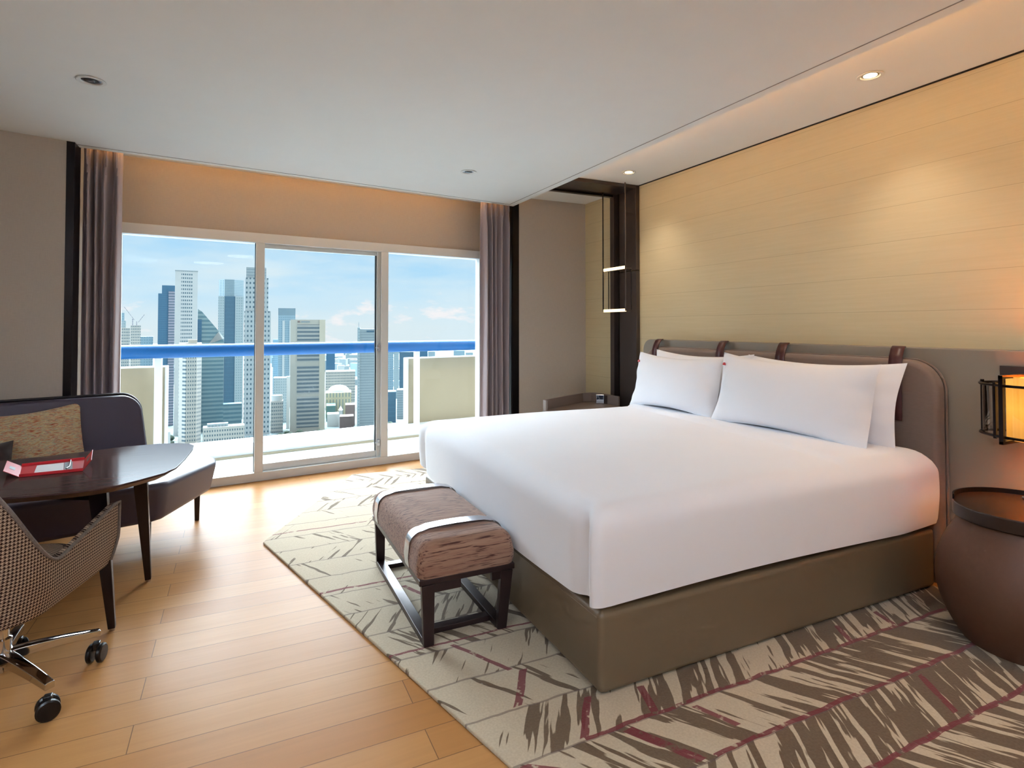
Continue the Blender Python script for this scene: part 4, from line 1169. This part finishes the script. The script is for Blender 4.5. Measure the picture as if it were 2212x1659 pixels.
# trees
tb_ = B()
bmesh.ops.create_icosphere(tb_, subdivisions=3, radius=1)
for v in tb_.verts:
    n_ = math.sin(v.co.x * 7 + 1) * math.cos(v.co.y * 6) * .12 + math.sin(v.co.z * 9 + v.co.x * 4) * .08
    v.co *= 1 + n_
tree0 = None
tr_crown = None
def tree(px, y, D, s, lab, grp):
    global tree0
    c = at_depth(px, 705, D)
    if tree0 is None:
        tree0 = thing('city_tree', lab, 'tree', (0, 0, 0), 0, grp)
        o = obj('crown', tb_, MC['tree'], None, smooth=True); o.parent = tree0; o.location = (0, 0, .9); o.scale = (1, 1, .8)
        o2 = obj('trunk', tube(B(), [(0, 0, -.05), (0, 0, .5)], .08, 6), MC['redroof'], None); o2.parent = tree0
        r_ = tree0
    else: r_ = dup(tree0)
    r_.location = (c.x, c.y, GZ); r_.scale = (s, s, s * rnd.uniform(.8, 1.15)); r_.rotation_euler = (0, 0, rnd.uniform(0, 6))
    r_['label'] = lab; r_['group'] = grp
tspots = []
def grove(n_, x0_, x1_, d0, d1, s0, s1, lab, grp):
    got = 0
    for _ in range(n_ * 30):
        if got >= n_: break
        px, D, sz = rnd.uniform(x0_, x1_), rnd.uniform(d0, d1), rnd.uniform(s0, s1)
        if free(at_depth(px, 705, D), sz * 1.25, tspots): tree(px, 0, D, sz, lab, grp); got += 1
grove(34, 606, 700, 905, 962, 4, 6.5, 'rounded green tree along the park edge in front of the beige tower', 'park trees below the beige tower')
grove(22, 706, 754, 900, 955, 4, 6.5, 'rounded green tree below the pale low blocks right of the beige tower', 'park trees below the low blocks')
grove(4, 364, 373, 860, 930, 4, 6, 'green tree at the foot of the white tower', 'trees at the foot of the white tower')
grove(12, 838, 876, 985, 1050, 4, 6.5, 'green tree low in the right pane', 'trees low in the right pane')

# ------------------------------------------------------------------ LIGHT
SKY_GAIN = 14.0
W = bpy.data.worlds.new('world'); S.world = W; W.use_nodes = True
n = W.node_tree.nodes; l = W.node_tree.links; bg = n['Background']
class WT_(NT):
    def __init__(s): s.t = W.node_tree; s.n = n; s.l = l
w_ = WT_(); tc = n.new('ShaderNodeTexCoord'); w_.co = tc.outputs['Generated']
x, y, z = w_.sep()
cl1 = w_.noise(w_.mapping(scale=(1.6, 1.6, 7)), 2.2, 6, .55)
cl2 = w_.noise(w_.mapping(scale=(6, 6, 16), loc=(.3, .1, 0)), 2.3, 6, .55)
blue = w_.ramp(z, [(.0, 'dde9ee'), (.05, 'c2e2f6'), (.14, '9dd2f6'), (.2, 'cfe0f0'), (.4, 'e2eaf4')])
blue = w_.mix(w_.math('MULTIPLY', w_.math('SUBTRACT', cl1, .42), 4, clamp=True), blue, 'd8e9f2')
low = w_.math('MULTIPLY', w_.math('SUBTRACT', .075, w_.math('ABSOLUTE', w_.math('SUBTRACT', z, .0))), 22, clamp=True)
puff = w_.math('MULTIPLY', w_.math('MULTIPLY', w_.math('SUBTRACT', cl2, .56), 12, clamp=True), low)
col = w_.mix(puff, blue, 'f4f0f2')
l.new(col, bg.inputs['Color'])
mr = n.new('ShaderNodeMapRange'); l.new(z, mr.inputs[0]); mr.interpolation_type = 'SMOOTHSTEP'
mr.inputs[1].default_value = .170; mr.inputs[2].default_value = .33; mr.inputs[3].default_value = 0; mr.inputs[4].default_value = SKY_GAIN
my = n.new('ShaderNodeMapRange'); l.new(y, my.inputs[0]); my.interpolation_type = 'SMOOTHSTEP'     # sky boost above the view, added to light the room, window side only
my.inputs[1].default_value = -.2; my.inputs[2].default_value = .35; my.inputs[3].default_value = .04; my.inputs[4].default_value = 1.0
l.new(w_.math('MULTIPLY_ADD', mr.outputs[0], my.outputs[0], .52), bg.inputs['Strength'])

def light(kind, name, loc, energy, color, rot=(0, 0, 0), **k):
    d = bpy.data.lights.new(name, kind); d.energy = energy; d.color = lin(color)
    for a_, v in k.items(): setattr(d, a_, v)
    o = bpy.data.objects.new(name, d); COL.objects.link(o); o.location = loc; o.rotation_euler = rot; return o
sd = Vector((-.80, .30, -.50)).normalized()
so = light('SUN', 'sun', (0, 0, 50), .8, 'fff2dc', angle=R(2)); so.rotation_euler = sd.to_track_quat('-Z', 'Y').to_euler()
# downlights over the bed wall
for (x_, y_) in ((2.833, 1.80), (2.848, 3.786)):
    light('SPOT', 'downlight_beam', (x_, y_, ZU - .03), 11, 'ffecd8', spot_size=R(100), spot_blend=1, shadow_soft_size=.04)
light('SPOT', 'downlight_beam', (2.83, -.2, ZU - .03), 16, 'ffc98c', spot_size=R(120), spot_blend=.8, shadow_soft_size=.04)
light('POINT', 'sconce_bulb', (SX, SY, .92), 7, 'ffb35a', shadow_soft_size=.05)
LAMP = 3
# added fill discs under the ceiling behind the camera, brightening the room
for (x_, y_) in ((-.9, -1.2), (1.2, -1.2), (-.9, .3), (1.4, .2)):
    light('AREA', 'added_room_fill', (x_, y_, ZM - .02), LAMP, 'f2f2ff', shape='DISK', size=.5)

# uplighter discs added out of view, bouncing fill light off the ceiling
for (x_, y_, e_) in ((-2.0, -.6, 46), (.2, -1.6, 30), (2.4, -1.6, 7)):
    light('AREA', 'upward_fill', (x_, y_, 2.02), e_, 'd8ebff', rot=(PI, 0, 0), shape='DISK', size=.5)

# ------------------------------------------------------------------ view
vs_ = S.view_settings; S.display_settings.display_device = 'sRGB'
vs_.view_transform = 'Standard'; vs_.look = 'None'; vs_.gamma = 1; vs_.use_curve_mapping = False; vs_.exposure = 1.08
S.cycles.use_adaptive_sampling = True; S.cycles.adaptive_threshold = .05; S.cycles.adaptive_min_samples = 16
S.cycles.max_bounces = 7; S.cycles.diffuse_bounces = 5; S.cycles.transparent_max_bounces = 12
S.cycles.sample_clamp_indirect = 6
S.cycles.use_denoising = True
